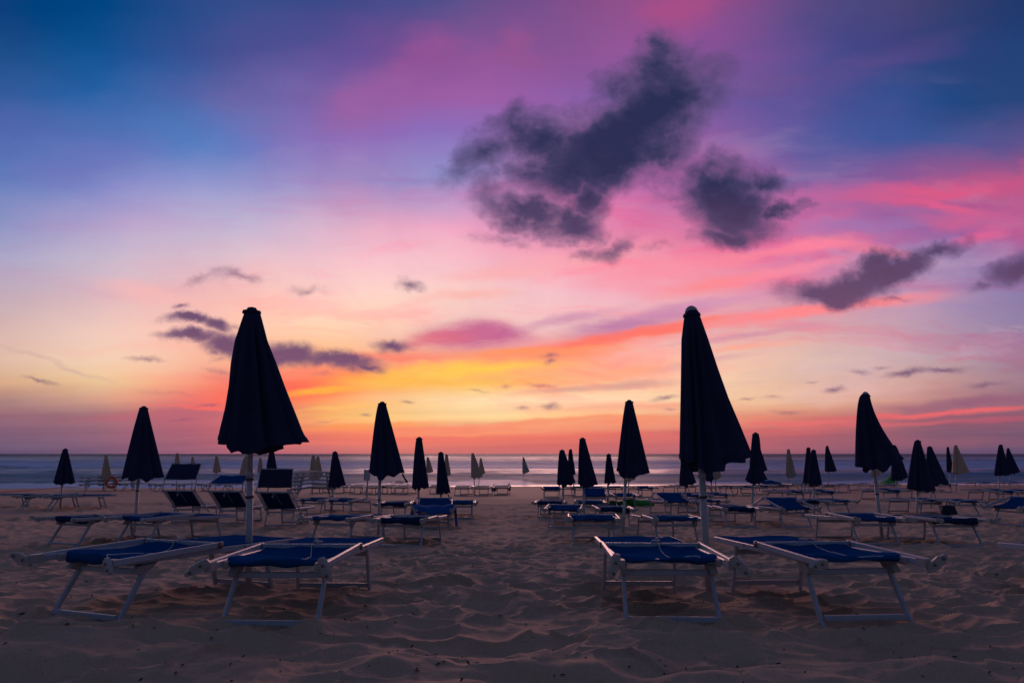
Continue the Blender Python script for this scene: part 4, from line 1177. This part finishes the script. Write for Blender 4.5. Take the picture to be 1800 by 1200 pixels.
    def cover(u, v):
        x = (u - .5)*ln*.96 - .15; k = (1 - abs(2*u - 1)**2.2)
        return (x, (-.5 + v)*1.0*k, hh*.52 + hh*.45*k*math.sin(PI*v)*(1 - .4*u) + .02*math.sin(15*u))
    m = MB(); m.grid(cover, 24, 10, thick=.02); m.build('cover', M['blue'], root)
    # bright green pointed cloth (a small tent) behind the far row
    c = on_ground(1564, 858); D = c.y
    tp = at_depth(1568, 832, D) - c; a = at_depth(1545, 847, D) - c; b2 = at_depth(1577, 847, D) - c
    root = empty('beach_tent', c); tag(root, 'small bright green pointed beach tent behind the far loungers on the right', 'tent')
    def tent(u, v):
        th = 2*PI*u
        rx = (b2.x - a.x)/2*(1 - v)**1.6 + .03; cx = (a.x + b2.x)/2*(1 - v) + tp.x*v
        zz = a.z*.75 + (tp.z - a.z*.75)*v - .06*(1 - v)*math.cos(4*th)
        return (cx + rx*math.cos(th)*(1 + .08*math.cos(4*th)), rx*math.sin(th), zz)
    m = MB(); m.grid(tent, 32, 14); m.build('roof', M['greensail'], root)
    for sx in (-1, 1):
        for sy in (-1, 1):
            x = (a.x + b2.x)/2 + sx*(b2.x - a.x)*.36
            m = MB(); m.tube([(x, sy*.45, -.1), (x, sy*.45, a.z*.8)], .02, 6); m.build('pole', M['pole'], root)
    # sticker on the right big umbrella's pole is a part of it
    u2 = [o for o in S.objects if o.get('label', '').startswith('big navy umbrella with pale')][0]
    p = at_depth(1236, 860, on_ground(1246, 1036).y) - u2.location
    m = MB(); n = 10
    m.grid(lambda u, v: (p.x + .0262*math.sin((u - .5)*1.7), p.y - .0262*math.cos((u - .5)*1.7), p.z + (v - .5)*.034), 8, 4)
    m.build('sticker', M['sticker'], u2)
    # low reef at the edge of the wash on the left
    pts = [on_ground(px, 851 + .6*math.sin(px*.3)) for px in range(-60, 52, 8)]
    m = MB(); rr = random.Random(2)
    m.tube([p + Vector((0, 3.0, .02)) for p in pts], [.03] + [rr.uniform(.08, .22) for _ in pts[2:]] + [.03], 8)
    tag(m.build('reef', M['reef']), 'low dark strip of rock in the white wash at the far left', 'rock')
    # loose bits on the sand
    rr = random.Random(12); m = MB()
    xs, ys2 = [], []
    for i in range(420):
        y = 3.2 + 9*rr.random()**1.8; x = rr.uniform(-.85, .85)*y
        xs.append(x); ys2.append(y)
    xa, ya = np.array(xs), np.array(ys2)
    zz = relief(xa, ya)
    for x, y, rz in zip(xs, ys2, zz):
        z = T(y) + float(rz) + .004
        l = rr.uniform(.004, .02)*(2.2 if rr.random() < .08 else 1); w = l*rr.uniform(.2, .6); a = rr.uniform(0, 6.28)
        dx, dy = math.cos(a)*l, math.sin(a)*l
        h = rr.uniform(.003, .012)
        m.add([(x-dx, y-dy, z), (x+dy*w/l, y-dx*w/l, z+h*.4), (x+dx, y+dy, z+h), (x-dy*w/l, y+dx*w/l, z+h*.6), (x, y, z+h*1.5)], [(0, 1, 4), (1, 2, 4), (2, 3, 4), (3, 0, 4)])
    tag(m.build('beach_litter', M['debris']), 'small dry seaweed bits scattered over the trampled sand', 'debris', kind='stuff')

S.cycles.max_bounces = 5; S.cycles.diffuse_bounces = 3; S.cycles.glossy_bounces = 3
build_camera_light()
build_world()
build_sand()
build_sea()
build_loungers()
build_umbrellas()
build_things()
